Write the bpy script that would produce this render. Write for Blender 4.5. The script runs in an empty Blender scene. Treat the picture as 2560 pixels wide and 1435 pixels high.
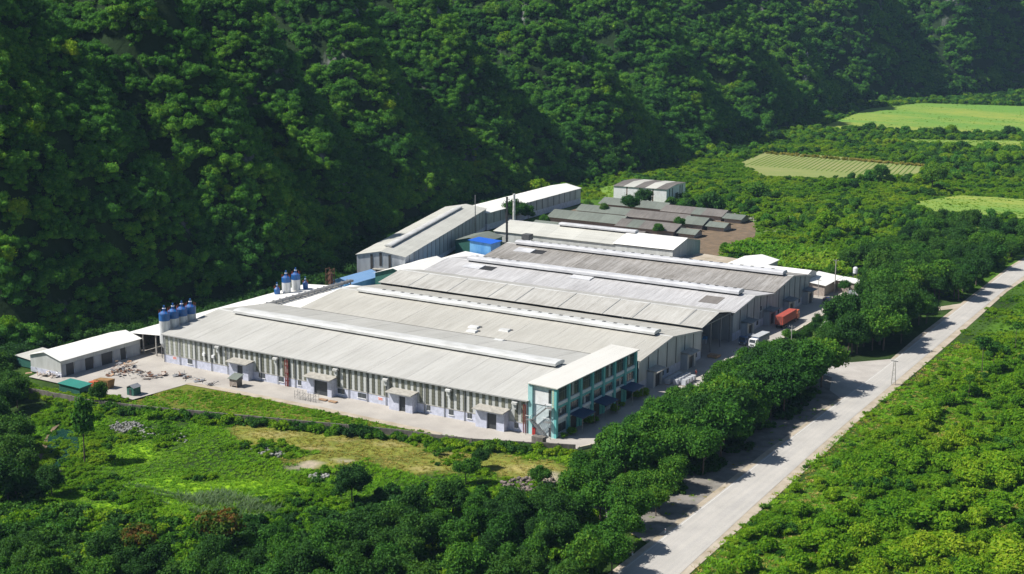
import bpy, math, random
import numpy as np
from mathutils import Vector, Matrix
R = math.radians
random.seed(7); rng = np.random.default_rng(7)
sc = bpy.context.scene
COL = sc.collection

# ------------------------------------------------------------------ camera
F, YAW, PIT, ROLL = 3499.5, .5508, .2140, .0049            # focal length in pixels of a 2560 wide picture
CAM = Vector((151.68, -266.38, 102.18))
fw = Vector((-math.sin(YAW)*math.cos(PIT), math.cos(YAW)*math.cos(PIT), -math.sin(PIT)))
rt = Vector((math.cos(YAW), math.sin(YAW), 0)); up = rt.cross(fw)
rt, up = rt*math.cos(ROLL)+up*math.sin(ROLL), up*math.cos(ROLL)-rt*math.sin(ROLL)
cd = bpy.data.cameras.new('camera'); cam = bpy.data.objects.new('camera', cd); COL.objects.link(cam)
cd.sensor_width = 36; cd.lens = 36*F/2560; cd.clip_start = 1; cd.clip_end = 6000
cam.matrix_world = Matrix(((rt.x, up.x, -fw.x, CAM.x), (rt.y, up.y, -fw.y, CAM.y), (rt.z, up.z, -fw.z, CAM.z), (0, 0, 0, 1)))
sc.camera = cam

# ------------------------------------------------------------------ sky, sun, exposure
SUN_EL = R(50); sx, sy = -.81, -.58
w = bpy.data.worlds.new('World'); sc.world = w; w.use_nodes = True
nt = w.node_tree; bg = nt.nodes['Background']
sky = nt.nodes.new('ShaderNodeTexSky'); sky.sky_type = 'NISHITA'; sky.sun_disc = False
sky.sun_elevation = SUN_EL; sky.sun_rotation = math.atan2(sx, sy) % (2*math.pi)
sky.air_density = 1.0; sky.dust_density = .6
nt.links.new(sky.outputs[0], bg.inputs[0]); bg.inputs[1].default_value = .058
sl = bpy.data.lights.new('sun', 'SUN'); sl.energy = 4.8; sl.angle = R(.53); sl.color = (1, .96, .90)
sun = bpy.data.objects.new('sun', sl); COL.objects.link(sun)
sv = Vector((sx*math.cos(SUN_EL), sy*math.cos(SUN_EL), math.sin(SUN_EL)))
sun.rotation_euler = sv.to_track_quat('Z', 'Y').to_euler(); sun.location = (-60, -120, 200)
vs = sc.view_settings; vs.view_transform = 'Standard'; vs.look = 'None'; vs.exposure = .58; vs.gamma = 1; vs.use_curve_mapping = False

# ------------------------------------------------------------------ helpers: places
def ray(px, py): return fw + rt*((px-1280)/F) - up*((py-717.5)/F)
def G(px, py, z=0.):                                        # the spot at height z that lies at that place of the photograph
    d = ray(px, py); return CAM + d*((z-CAM.z)/d.z)
def FX(px, py, y=0.):                                       # the spot on the front wall's plane
    d = ray(px, py); p = CAM + d*((y-CAM.y)/d.y); return p.x, p.z
def FY(px, py, x=0.):
    d = ray(px, py); p = CAM + d*((x-CAM.x)/d.x); return p.y, p.z
def g2(px, py, z=0.): p = G(px, py, z); return (p.x, p.y)
def pix(p):
    d = Vector(p)-CAM; k = d.dot(fw); return 1280+F*d.dot(rt)/k, 717.5-F*d.dot(up)/k
def in_poly(X, Y, poly):
    X = np.asarray(X, float); Y = np.asarray(Y, float); ins = np.zeros(X.shape, bool); n = len(poly)
    for i in range(n):
        (x1, y1), (x2, y2) = poly[i], poly[(i+1) % n]
        c = (y1 > Y) != (y2 > Y)
        with np.errstate(divide='ignore', invalid='ignore'):
            xi = (x2-x1)*(Y-y1)/((y2-y1) if y2 != y1 else 1e-9)+x1
        ins ^= c & (X < xi)
    return ins
def noise2(X, Y, s, seed=0):                                # smooth value noise
    r_ = np.random.default_rng(seed); T = r_.random((64, 64))
    x = np.asarray(X, float)/s; y = np.asarray(Y, float)/s
    xi = np.floor(x).astype(int); yi = np.floor(y).astype(int); fx = x-xi; fy = y-yi
    fx = fx*fx*(3-2*fx); fy = fy*fy*(3-2*fy)
    a = T[xi % 64, yi % 64]; b = T[(xi+1) % 64, yi % 64]; c = T[xi % 64, (yi+1) % 64]; d = T[(xi+1) % 64, (yi+1) % 64]
    return (a*(1-fx)+b*fx)*(1-fy)+(c*(1-fx)+d*fx)*fy
def fbm(X, Y, s, seed=0, o=3):
    return sum(noise2(X, Y, s/2**k, seed+k)*.5**k for k in range(o))/sum(.5**k for k in range(o))

# ------------------------------------------------------------------ helpers: materials
M = {}
def newmat(name):
    m = bpy.data.materials.new(name); m.use_nodes = True; n = m.node_tree; b = n.nodes['Principled BSDF']; M[name] = m
    return m, n, b
def mixc(n, fac, a, b, mode='MIX'):
    x = n.nodes.new('ShaderNodeMix'); x.data_type = 'RGBA'; x.blend_type = mode
    for sock, v in ((x.inputs[0], fac), (x.inputs[6], a), (x.inputs[7], b)):
        if isinstance(v, (int, float)): sock.default_value = v
        elif isinstance(v, tuple): sock.default_value = (*v, 1)[:4]
        else: n.links.new(v, sock)
    return x.outputs[2]
def ramp(n, fac, stops):
    r_ = n.nodes.new('ShaderNodeValToRGB'); e = r_.color_ramp.elements
    while len(e) < len(stops): e.new(.5)
    for el, (p, c) in zip(e, stops): el.position = p; el.color = (*c, 1) if len(c) == 3 else c
    n.links.new(fac, r_.inputs[0]); return r_.outputs[0]
def noise(n, scale, sc3=(1, 1, 1), detail=4, rough=.6, coord='Object', rot=(0, 0, 0)):
    t = n.nodes.new('ShaderNodeTexCoord'); mp = n.nodes.new('ShaderNodeMapping'); mp.inputs['Scale'].default_value = sc3
    mp.inputs['Rotation'].default_value = rot
    n.links.new(t.outputs[coord], mp.inputs[0]); x = n.nodes.new('ShaderNodeTexNoise')
    x.inputs['Scale'].default_value = scale; x.inputs['Detail'].default_value = detail; x.inputs['Roughness'].default_value = rough
    n.links.new(mp.outputs[0], x.inputs[0]); return x.outputs[0]
BW = ((0, 0, 0), (1, 1, 1))
def bump(n, b, h, strength, dist):
    x = n.nodes.new('ShaderNodeBump'); x.inputs['Strength'].default_value = strength; x.inputs['Distance'].default_value = dist
    n.links.new(h, x.inputs['Height']); n.links.new(x.outputs[0], b.inputs['Normal'])
def simple(name, c, rough=.7, metal=0., c2=None, s=1.5, sc3=(1, 1, 1), rnd=0., bmp=0., lo=.35, hi=.65):
    """one colour, weathered by a second one, with a little difference from piece to piece"""
    m, n, b = newmat(name); b.inputs['Roughness'].default_value = rough; b.inputs['Metallic'].default_value = metal
    c2 = c2 or tuple(v*.72 for v in c)
    f = noise(n, s, sc3); col = mixc(n, ramp(n, f, ((lo, BW[0]), (hi, BW[1]))), c, c2)
    if rnd:
        o = n.nodes.new('ShaderNodeObjectInfo'); k = ramp(n, o.outputs['Random'], ((0, (1-rnd,)*3), (1, (1+rnd*.3,)*3)))
        col = mixc(n, 1., col, k, 'MULTIPLY')
    n.links.new(col, b.inputs['Base Color'])
    if bmp: bump(n, b, f, .5, bmp)
    return m
def corrugated(name, c, stain, axis, amount=(.42, .78), rough=.5, rnd=.06, pitch=.75, s=.35):
    """painted sheet roofing: fine ribs and rain streaks that run down the slope; axis 0: slope along x, 1: along y"""
    m, n, b = newmat(name); b.inputs['Roughness'].default_value = rough; b.inputs['Specular IOR Level'].default_value = .3
    st = (.035, 1, .5) if axis == 0 else (1, .035, .5)
    f1 = noise(n, s*3.6, st, 6, .8); f2 = noise(n, s*.25, (1, 1, 1), 3)
    k = mixc(n, .28, f1, f2); k = ramp(n, k, ((amount[0], BW[0]), (amount[1], BW[1])))
    col = mixc(n, k, c, stain)
    o = n.nodes.new('ShaderNodeObjectInfo'); rr = ramp(n, o.outputs['Random'], ((0, (1-rnd,)*3), (1, (1.03,)*3)))
    col = mixc(n, 1., col, rr, 'MULTIPLY'); n.links.new(col, b.inputs['Base Color'])
    t = n.nodes.new('ShaderNodeTexCoord'); wv = n.nodes.new('ShaderNodeTexWave'); wv.bands_direction = 'Y' if axis == 0 else 'X'
    wv.inputs['Scale'].default_value = .314/pitch; n.links.new(t.outputs['Object'], wv.inputs[0]); bump(n, b, wv.outputs['Fac'], .35, .05)
    return m
def leafmat(name, cols, transl=.3, patch=.22, patchy=False):
    """leaves: colour differs from plant to plant, from clump to clump and from leaf to leaf"""
    m, n, b = newmat(name); o = n.nodes.new('ShaderNodeObjectInfo'); g = n.nodes.new('ShaderNodeNewGeometry')
    a = n.nodes.new('ShaderNodeMath'); a.operation = 'MULTIPLY_ADD'; a.inputs[1].default_value = .5; n.links.new(g.outputs['Random Per Island'], a.inputs[0])
    a2 = n.nodes.new('ShaderNodeMath'); a2.operation = 'MULTIPLY_ADD'; a2.inputs[1].default_value = .32; n.links.new(o.outputs['Random'], a2.inputs[0])
    ln = n.nodes.new('ShaderNodeTexNoise'); ln.inputs['Scale'].default_value = .03; ln.inputs['Detail'].default_value = 2; n.links.new(o.outputs['Location'], ln.inputs[0])
    lm = n.nodes.new('ShaderNodeMapRange'); lm.inputs[1].default_value = .32; lm.inputs[2].default_value = .68; lm.inputs[3].default_value = -.12; lm.inputs[4].default_value = .38; n.links.new(ln.outputs[0], lm.inputs[0]); n.links.new(lm.outputs[0], a2.inputs[2])
    n.links.new(a2.outputs[0], a.inputs[2])
    if patchy:
        pn = n.nodes.new('ShaderNodeMath'); pn.operation = 'MULTIPLY_ADD'; pn.inputs[1].default_value = .35; n.links.new(g.outputs['Random Per Island'], pn.inputs[0])
        pm = n.nodes.new('ShaderNodeMapRange'); pm.inputs[1].default_value = .42; pm.inputs[2].default_value = .75; n.links.new(noise(n, .45, detail=2), pm.inputs[0]); n.links.new(pm.outputs[0], pn.inputs[2]); a = pn
    col = ramp(n, a.outputs[0], tuple((i/(len(cols)-1), c) for i, c in enumerate(cols)))
    f = noise(n, patch, coord='Object'); col = mixc(n, 1., col, ramp(n, f, ((.3, (.72, .8, .8)), (.7, (1.28, 1.16, .95)))), 'MULTIPLY')
    n.links.new(col, b.inputs['Base Color']); b.inputs['Roughness'].default_value = .7; b.inputs['Specular IOR Level'].default_value = .12
    tr = n.nodes.new('ShaderNodeBsdfTranslucent'); n.links.new(mixc(n, 1., col, (1.35, 1.35, .55), 'MULTIPLY'), tr.inputs[0])
    mx = n.nodes.new('ShaderNodeMixShader'); mx.inputs[0].default_value = transl
    n.links.new(b.outputs[0], mx.inputs[1]); n.links.new(tr.outputs[0], mx.inputs[2]); n.links.new(mx.outputs[0], n.nodes['Material Output'].inputs[0])
    return m

# ------------------------------------------------------------------ helpers: meshes and objects
OFF = {}
class MB:
    def __init__(s): s.v = []; s.f = []
    def add(s, vs_, fs): k = len(s.v); s.v += [tuple(p) for p in vs_]; s.f += [tuple(i+k for i in f) for f in fs]; return s
    def hexa(s, b, t):                                       # eight corners: four below, four above
        return s.add(list(b)+list(t), [(3, 2, 1, 0), (4, 5, 6, 7), (0, 1, 5, 4), (1, 2, 6, 5), (2, 3, 7, 6), (3, 0, 4, 7)])
    def box(s, x0, x1, y0, y1, z0, z1):
        return s.hexa([(x0, y0, z0), (x1, y0, z0), (x1, y1, z0), (x0, y1, z0)], [(x0, y0, z1), (x1, y0, z1), (x1, y1, z1), (x0, y1, z1)])
    def ext(s, poly, d):                                     # a flat outline of 3-D points, thickened by the vector d
        n = len(poly); d = Vector(d); q = [tuple(Vector(p)+d) for p in poly]
        return s.add(list(poly)+q, [tuple(range(n))[::-1], tuple(range(n, 2*n))]+[(i, (i+1) % n, n+(i+1) % n, n+i) for i in range(n)])
    def tube(s, p, q, r0, r1=None, n=8):
        p, q = Vector(p), Vector(q); r1 = r0 if r1 is None else r1; a = (q-p).normalized()
        u = a.orthogonal().normalized(); v = a.cross(u); vs_ = []
        for c, r_ in ((p, r0), (q, r1)):
            vs_ += [tuple(c+(u*math.cos(2*math.pi*i/n)+v*math.sin(2*math.pi*i/n))*r_) for i in range(n)]
        return s.add(vs_, [(i, (i+1) % n, n+(i+1) % n, n+i) for i in range(n)]+[tuple(range(n))[::-1], tuple(range(n, 2*n))])
    def lathe(s, c, prof, n=20):                             # (radius, z) pairs turned round a vertical axis
        vs_ = [(c[0]+r_*math.cos(2*math.pi*i/n), c[1]+r_*math.sin(2*math.pi*i/n), c[2]+z) for r_, z in prof for i in range(n)]
        fs = [(k*n+i, k*n+(i+1) % n, (k+1)*n+(i+1) % n, (k+1)*n+i) for k in range(len(prof)-1) for i in range(n)]
        return s.add(vs_, fs+[tuple(range(n))[::-1], tuple(range((len(prof)-1)*n, len(prof)*n))])
    def mesh(s, name, mat, o=(0, 0, 0)):
        me = bpy.data.meshes.new(name); me.from_pydata([(x-o[0], y-o[1], z-o[2]) for x, y, z in s.v], [], s.f)
        if mat: me.materials.append(M[mat])
        return me
    def build(s, name, mat, parent=None, at=None, smooth=False):
        o = OFF.get(parent, (0, 0, 0)) if parent else (at or (0, 0, 0))
        ob = bpy.data.objects.new(name, s.mesh(name, mat, o)); COL.objects.link(ob)
        if smooth: ob.data.polygons.foreach_set('use_smooth', [True]*len(ob.data.polygons))
        if parent: ob.parent = parent
        else: ob.location = o
        OFF[ob] = o; return ob
def B(*a): return MB().box(*a)
def tag(o, label=None, cat=None, group=None, kind=None):
    for k, v in (('label', label), ('category', cat), ('group', group), ('kind', kind)):
        if v: o[k] = v
    return o
def thing(name, label, cat, loc=(0, 0, 0), group=None, rot=0., local=False):
    o = bpy.data.objects.new(name, None); COL.objects.link(o); o.location = loc; o.rotation_euler.z = rot; o.empty_display_size = .3
    OFF[o] = (0, 0, 0) if local else tuple(loc); return tag(o, label, cat, group)
def share(me, name, parent, loc=(0, 0, 0), rot=0.):          # one more piece that uses the same mesh
    o = bpy.data.objects.new(name, me); COL.objects.link(o); o.parent = parent; o.location = loc; o.rotation_euler.z = rot; OFF[o] = OFF.get(parent, (0, 0, 0)); return o
def copy_tree(o, parent=None):
    c = o.copy(); COL.objects.link(c); c.parent = parent
    for ch in o.children: copy_tree(ch, c)
    return c
def npmesh(name, V, Fq, mat, smooth=False):                  # many four-cornered faces at once
    me = bpy.data.meshes.new(name); V = np.asarray(V, np.float32); Fq = np.asarray(Fq, np.int32); k = Fq.shape[1]
    me.vertices.add(len(V)); me.vertices.foreach_set('co', V.ravel())
    me.loops.add(Fq.size); me.loops.foreach_set('vertex_index', Fq.ravel())
    me.polygons.add(len(Fq)); me.polygons.foreach_set('loop_start', np.arange(0, Fq.size, k, dtype=np.int32))
    if smooth: me.polygons.foreach_set('use_smooth', np.ones(len(Fq), bool))
    me.update(calc_edges=True)
    if mat: me.materials.append(M[mat])
    return me
def sheet(name, poly, z, mat, kind='structure', label=None, sub=0):
    mb = MB().add([(x, y, z) for x, y in poly], [tuple(range(len(poly)))]); o = mb.build(name, mat)
    if o.data.polygons[0].normal.z < 0: o.data.flip_normals()
    return tag(o, label, None, None, kind)
# ------------------------------------------------------------------ materials
corrugated('roof_pale', (0.454, 0.447, 0.414), (0.302, 0.290, 0.258), 1, (.43, .80))
corrugated('roof_warm', (0.437, 0.424, 0.379), (0.277, 0.260, 0.220), 1, (.43, .80))
corrugated('roof_cream', (.46, .45, .415), (.30, .285, .25), 1, (.42, .64), rnd=.07)
corrugated('roof_lilac', (.49, .485, .485), (.29, .28, .275), 1, (.41, .66), rnd=.08)
corrugated('roof_brown', (0.386, 0.370, 0.351), (0.172, 0.157, 0.136), 1, (.36, .60), rnd=.08)
corrugated('roof_shed', (0.517, 0.513, 0.464), (0.384, 0.378, 0.340), 0, (.44, .7))
corrugated('roof_white', (.76, .75, .71), (.60, .59, .55), 0, (.5, .9), rnd=.03)
corrugated('roof_white_y', (.76, .75, .71), (.60, .59, .55), 1, (.5, .9), rnd=.03)
corrugated('roof_office', (.60, .585, .54), (.50, .485, .44), 1, (.42, .75), rnd=.02)
corrugated('roof_blue', (.20, .37, .62), (.27, .43, .64), 0, (.4, .8), rough=.4)
corrugated('roof_bright_blue', (.02, .13, .62), (.03, .12, .5), 0, (.4, .8), rough=.4)
corrugated('roof_green', (.175, .20, .17), (.105, .115, .10), 1, (.38, .72), rough=.7, rnd=.15)
corrugated('roof_old', (.20, .185, .17), (.095, .085, .078), 1, (.35, .68), rough=.85, rnd=.15)
corrugated('roof_teal', (.04, .24, .195), (.05, .18, .15), 0, (.4, .8), rough=.4)
corrugated('cladding', (.56, .57, .545), (.44, .44, .41), 1, (.45, .85), pitch=.4)
simple('cladding_plain', (.55, .565, .55), .55, c2=(.42, .43, .41), s=.5, sc3=(1, 1, .25), rnd=.07)
simple('cladding_grey', (.42, .45, .48), .5, c2=(.30, .32, .35), s=.6, sc3=(1, 1, .2), rnd=.1)
simple('plinth', (.57, .59, .70), .8, c2=(.42, .44, .52), s=.9, rnd=.03)
simple('louvre', (.115, .12, .085), .6, c2=(.17, .17, .125), s=1.6, rnd=.35)
simple('louvre_faded', (.33, .34, .27), .6, c2=(.25, .26, .2), s=1.6, rnd=.2)
simple('dark_strip', (.035, .033, .032), .7, c2=(.06, .055, .05), s=1)
simple('frame_grey', (.24, .25, .26), .5, .2, s=2)
simple('steel', (.30, .31, .32), .45, .5, c2=(.2, .19, .18), s=3)
simple('vent_white', (.60, .605, .59), .5, c2=(.46, .46, .44), s=.5, sc3=(.4, 1, 1), rnd=.03)
simple('vent_lilac', (.58, .585, .60), .5, c2=(.42, .42, .43), s=.5, sc3=(.4, 1, 1), rnd=.03)
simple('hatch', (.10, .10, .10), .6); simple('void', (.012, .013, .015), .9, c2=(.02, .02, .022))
simple('gutter', (.13, .125, .12), .7, c2=(.2, .19, .18)); simple('gutter_light', (.36, .36, .35), .7)
simple('door_dark', (.03, .036, .042), .5, c2=(.05, .055, .06), s=1)
simple('canopy', (.40, .38, .335), .7, c2=(.28, .265, .23), s=1.2); simple('canopy_grey', (.22, .23, .23), .7, c2=(.14, .15, .15), s=1.2)
simple('glass', (.045, .055, .062), .12, c2=(.07, .08, .085), s=.7); simple('white_paint', (.78, .79, .80), .6, c2=(.68, .68, .68), s=.8)
simple('teal', (.15, .50, .48), .6, c2=(.12, .43, .42), s=.7, rnd=.05); simple('teal_pale', (.36, .62, .62), .6, c2=(.30, .54, .54), s=.7)
simple('office_wall', (.62, .70, .72), .7, c2=(.45, .52, .54), s=.8); simple('canopy_navy', (.012, .035, .10), .45, c2=(.02, .05, .12))
simple('letter', (.62, .60, .34), .6); simple('red', (.50, .03, .025), .5, c2=(.38, .03, .025)); simple('pipe_red', (.27, .045, .035), .6, c2=(.17, .04, .03))
simple('sign_red', (.72, .17, .12), .6); simple('silo_white', (.66, .68, .69), .45, .1, c2=(.47, .48, .48), s=.9, sc3=(2, 2, .3))
simple('silo_blue', (.012, .115, .36), .45, c2=(.012, .08, .25), s=1); simple('orange', (.55, .13, .05), .6, c2=(.36, .08, .04), s=1.5)
simple('concrete', (.42, .40, .37), .9, c2=(.30, .285, .26), s=.6, bmp=.02); simple('wall_old', (.20, .18, .155), .95, c2=(.075, .07, .06), s=.9, sc3=(1, 1, .5), lo=.3, hi=.7, bmp=.03)
simple('wall_cream', (.66, .60, .47), .9, c2=(.50, .44, .34), s=.8); simple('rust', (.17, .085, .05), .85, c2=(.12, .06, .035), s=2)
simple('rust_yellow', (.30, .17, .05), .85, c2=(.18, .10, .04), s=1.5); simple('timber', (.40, .27, .17), .8, c2=(.30, .18, .10), s=3)
simple('blue_wall', (.04, .20, .48), .55, c2=(.14, .36, .62), s=.35, sc3=(1, 1, .3)); simple('green_wall', (.018, .10, .075), .7, c2=(.03, .13, .1))
simple('brick_pale', (.42, .36, .31), .9, c2=(.30, .25, .22), s=2); simple('black_pipe', (.03, .03, .032), .6); simple('white_pipe', (.70, .70, .69), .5, c2=(.5, .49, .46), s=1)
simple('truck_red', (.42, .075, .045), .55, c2=(.30, .06, .04), s=1.4); simple('rubber', (.02, .02, .02), .8); simple('car_navy', (.02, .03, .10), .25, c2=(.025, .035, .11))
simple('truck_grey', (.48, .49, .50), .5, c2=(.38, .39, .40)); simple('truck_blue', (.035, .08, .17), .4, c2=(.05, .10, .2))
simple('wrapped', (.52, .54, .60), .5, c2=(.38, .40, .46), s=3); simple('cap', (.24, .25, .27), .6)
simple('rock', (.33, .325, .31), .95, c2=(.13, .14, .115), s=1.4, rnd=.15, bmp=.04); simple('bark', (.135, .10, .075), .95, c2=(.075, .058, .045), s=3, sc3=(1, 1, .3))
simple('burnt', (.06, .05, .05), .95, c2=(.26, .21, .18), s=2.5); simple('skin', (.45, .27, .18), .6); simple('cloth_red', (.40, .10, .08), .8); simple('cloth_dark', (.03, .03, .045), .8)
simple('hair_black', (.012, .01, .01), .6); simple('tank_white', (.7, .71, .73), .35)
GREENS = [(.017, .064, .013), (.028, .102, .015), (.045, .145, .017), (.075, .195, .018), (.14, .25, .022)]
leafmat('leaf_tree', GREENS); leafmat('leaf_dark', [(.013, .046, .014), (.020, .070, .016), (.031, .098, .017), (.048, .132, .018), (.075, .165, .02)])
leafmat('leaf_hill', [(.026, .095, .030), (.042, .148, .031), (.067, .21, .031), (.108, .275, .031), (.19, .35, .034)], .38)
leafmat('leaf_foot_shadowed', [(.012, .045, .015), (.02, .07, .016), (.032, .10, .017), (.055, .14, .018)], .25)  # darker greens: the mountain slope's shadow is put into the leaf colour
leafmat('leaf_scrub', [(.045, .145, .009), (.08, .215, .010), (.13, .28, .011), (.20, .335, .014), (.30, .39, .028)], .42)
leafmat('leaf_grass', [(.075, .225, .010), (.115, .285, .011), (.165, .335, .013), (.23, .37, .018)], .4)
leafmat('leaf_dry', [(.16, .19, .025), (.235, .235, .04), (.32, .275, .075), (.40, .33, .12)], .3)
leafmat('leaf_crop', [(.085, .15, .07), (.115, .185, .09), (.15, .22, .11)], .25)
leafmat('leaf_orange', [(.035, .10, .010), (.06, .13, .010), (.15, .10, .02), (.185, .095, .03)], .3, patchy=True)
leafmat('leaf_banana', [(.045, .17, .012), (.085, .23, .014), (.15, .29, .018), (.24, .33, .03)], .4)

def roadmat(name, c, c2, s, streak=None):
    m, n, b = newmat(name); b.inputs['Roughness'].default_value = .9
    f = noise(n, s, detail=6); col = mixc(n, ramp(n, f, ((.32, BW[0]), (.68, BW[1]))), c, c2)
    f2 = noise(n, 6, detail=3); col = mixc(n, 1., col, ramp(n, f2, ((.25, (.86,)*3), (.75, (1.08,)*3))), 'MULTIPLY')
    if streak:
        f3 = noise(n, 1.1, streak, 3); col = mixc(n, 1., col, ramp(n, f3, ((.35, (.92, .92, .93)), (.6, (1.02, 1.01, 1)))), 'MULTIPLY')
    n.links.new(col, b.inputs['Base Color']); bump(n, b, f2, .3, .02); return m
roadmat('yard', (.43, .40, .355), (.32, .295, .265), .12); roadmat('asphalt', (.44, .42, .385), (.375, .36, .33), .15, (1, .03, 1))
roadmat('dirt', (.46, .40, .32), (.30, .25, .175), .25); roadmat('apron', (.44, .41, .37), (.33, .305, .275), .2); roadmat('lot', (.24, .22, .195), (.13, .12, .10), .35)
roadmat('mud', (.20, .135, .08), (.10, .075, .045), .3)
m, n, b = newmat('water'); b.inputs['Base Color'].default_value = (.012, .045, .034, 1); b.inputs['Roughness'].default_value = .12
bump(n, b, noise(n, 2.5), .12, .05)
m, n, b = newmat('paint'); b.inputs['Base Color'].default_value = (.52, .51, .48, 1); b.inputs['Roughness'].default_value = .8
m, n, b = newmat('ground'); b.inputs['Roughness'].default_value = 1; b.inputs['Specular IOR Level'].default_value = .1
at = n.nodes.new('ShaderNodeAttribute'); at.attribute_name = 'soil'
col = mixc(n, 1., at.outputs['Color'], ramp(n, noise(n, .55, detail=7, rough=.7), ((.3, (.6, .64, .6)), (.7, (1.35, 1.28, 1.1)))), 'MULTIPLY')
n.links.new(col, b.inputs['Base Color']); bump(n, b, noise(n, 2.2, detail=6), .8, .25)
m, n, b = newmat('mountain'); b.inputs['Roughness'].default_value = 1; b.inputs['Specular IOR Level'].default_value = .1
f = noise(n, .045, (1, 1, .35), 6); col = mixc(n, ramp(n, f, ((.60, BW[0]), (.68, BW[1]))), (.018, .036, .012), (.20, .20, .20))
n.links.new(col, b.inputs['Base Color']); bump(n, b, noise(n, .5, detail=6), .8, .8)
def fieldmat(name, a, c, d, rows=None):
    m, n, b = newmat(name); b.inputs['Roughness'].default_value = .95
    col = mixc(n, ramp(n, noise(n, .018, (.35, 1, 1), detail=5), ((.4, BW[0]), (.62, BW[1]))), a, c)
    col = mixc(n, ramp(n, noise(n, .35, (.3, 1, 1), detail=5), ((.45, BW[0]), (.75, BW[1]))), col, d)
    n.links.new(col, b.inputs['Base Color']); bump(n, b, noise(n, 1.5, detail=5), .8, .3)
fieldmat('rice', (.115, .25, .025), (.26, .30, .04), (.085, .21, .022)); fieldmat('crop_rows', (.19, .235, .055), (.245, .25, .085), (.15, .205, .045))

# ------------------------------------------------------------------ terrain
BASE = [(-360, -300), (-270, -160), (-212, -80), (-182, -36), (-164, -10), (-160, 25), (-157, 60), (-160, 110), (-180, 160), (-193, 209), (-208, 294),
        (-202, 378), (-194, 414), (-195, 497), (-204, 620), (-212, 750), (-242, 942), (-150, 1150), (90, 1265), (500, 1330), (1300, 1350)]
MPOLY = BASE+[(1300, 2700), (-1300, 2700), (-1300, -300)]
SPURS = [(-150, 36, 50), (4, 50, 74), (98, 34, 74), (172, 30, 60), (245, 32, 66), (330, 36, 66), (440, 40, 72), (560, 42, 78), (690, 46, 84), (840, 50, 95), (1000, 55, 105), (1180, 55, 105), (1350, 55, 105), (1520, 60, 105)]
def mount(X, Y):
    X = np.asarray(X, float); Y = np.asarray(Y, float); best = np.full(X.shape, 1e9); arc = np.zeros(X.shape); acc = 0
    for (x1, y1), (x2, y2) in zip(BASE[:-1], BASE[1:]):
        dx, dy = x2-x1, y2-y1; L = math.hypot(dx, dy); t = np.clip(((X-x1)*dx+(Y-y1)*dy)/L**2, 0, 1)
        dd = np.hypot(X-x1-t*dx, Y-y1-t*dy); k = dd < best; best = np.where(k, dd, best); arc = np.where(k, acc+t*L, arc); acc += L
    d = np.where(in_poly(X, Y, MPOLY), best, -best)
    wob = (fbm(X, Y, 60, 11)-.5)*30; a = Y+10+np.maximum(0, X+250)*np.clip((Y-860)/260, 0, 1)+wob
    sp = np.zeros(X.shape)
    for p, wd, am in SPURS: t = (a-p-.2*np.maximum(d, 0))/wd; sp = np.maximum(sp, am*np.exp(-np.abs(t/np.where(t > 0, 1.25, .8))**1.4))
    grow = np.clip(d/55, 0, 1.25)
    z = 150*(1-np.exp(-np.maximum(d, 0)/138))+sp*grow*.9-22*grow+(fbm(X, Y, 38, 3)-.5)*26*np.clip(d/30, 0, 1)+(fbm(X, Y, 140, 8)-.5)*60*np.clip(d/120, 0, 1)
    z = z+np.clip((Y-600)/500, 0, 1)*np.clip((d-20)/80, 0, 1)*25
    return np.where(d < 0, -2.5, z)
ARC0 = 0
ARC0 = sum(math.hypot(BASE[i+1][0]-BASE[i][0], BASE[i+1][1]-BASE[i][1]) for i in range(4))
xs = np.concatenate([np.arange(-900, -430, 18), np.arange(-430, -30, 5), np.arange(-30, 1250, 16)])
ys = np.concatenate([np.arange(-300, 700, 5), np.arange(700, 1250, 8), np.arange(1250, 2000, 18)])
X, Y = np.meshgrid(xs, ys); Z = mount(X, Y)
V = np.stack([X, Y, Z], -1).reshape(-1, 3); nx = len(xs); ii = np.arange(len(ys)-1)[:, None]*nx+np.arange(nx-1)[None]
Q = np.stack([ii, ii+1, ii+nx+1, ii+nx], -1).reshape(-1, 4); Q = Q[(V[Q, 2] > -2).any(1)]
me = npmesh('mountain', V, Q, 'mountain', True)
mo = bpy.data.objects.new('mountain', me); COL.objects.link(mo); tag(mo, 'steep forested limestone mountain rising behind the factory', kind='structure')

# ground: one sheet, fine near the factory, out to the horizon; the soil and turf colours lie in an attribute
def ell(px, py, rx, ry):                                     # an oval patch given in the photograph's pixels
    c = G(px, py); s = F/((c-CAM).dot(fw)); a = G(px, py-ry); return c.x, c.y, rx/s, math.hypot(a.x-c.x, a.y-c.y)
DRY = [ell(*e) for e in ((740, 1095, 220, 28), (960, 1120, 210, 32), (1130, 1152, 210, 36), (1300, 1172, 130, 26), (640, 1075, 110, 16), (830, 1150, 140, 22))]
STRAW = [ell(*e) for e in ((1315, 1172, 65, 11), (980, 1110, 80, 9), (1130, 1132, 90, 8), (690, 1085, 80, 9), (1060, 1170, 50, 8), (850, 1098, 60, 7), (780, 1120, 60, 8))]
LIME = [ell(*e) for e in ((430, 1225, 280, 44), (640, 1215, 200, 26), (560, 1265, 160, 20), (350, 1130, 100, 26), (220, 1045, 90, 30), (150, 1100, 60, 40), (300, 1260, 120, 22))]
BARE = [ell(*e) for e in ((770, 1160, 34, 8), (720, 1168, 30, 7), (870, 1150, 30, 6), (300, 1070, 34, 9), (1370, 1195, 40, 14), (130, 1175, 20, 26), (2010, 555, 60, 14), (1900, 570, 120, 12), (1840, 545, 120, 14), (1460, 520, 60, 10), (1740, 610, 50, 3), (1990, 615, 40, 3))]
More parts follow.
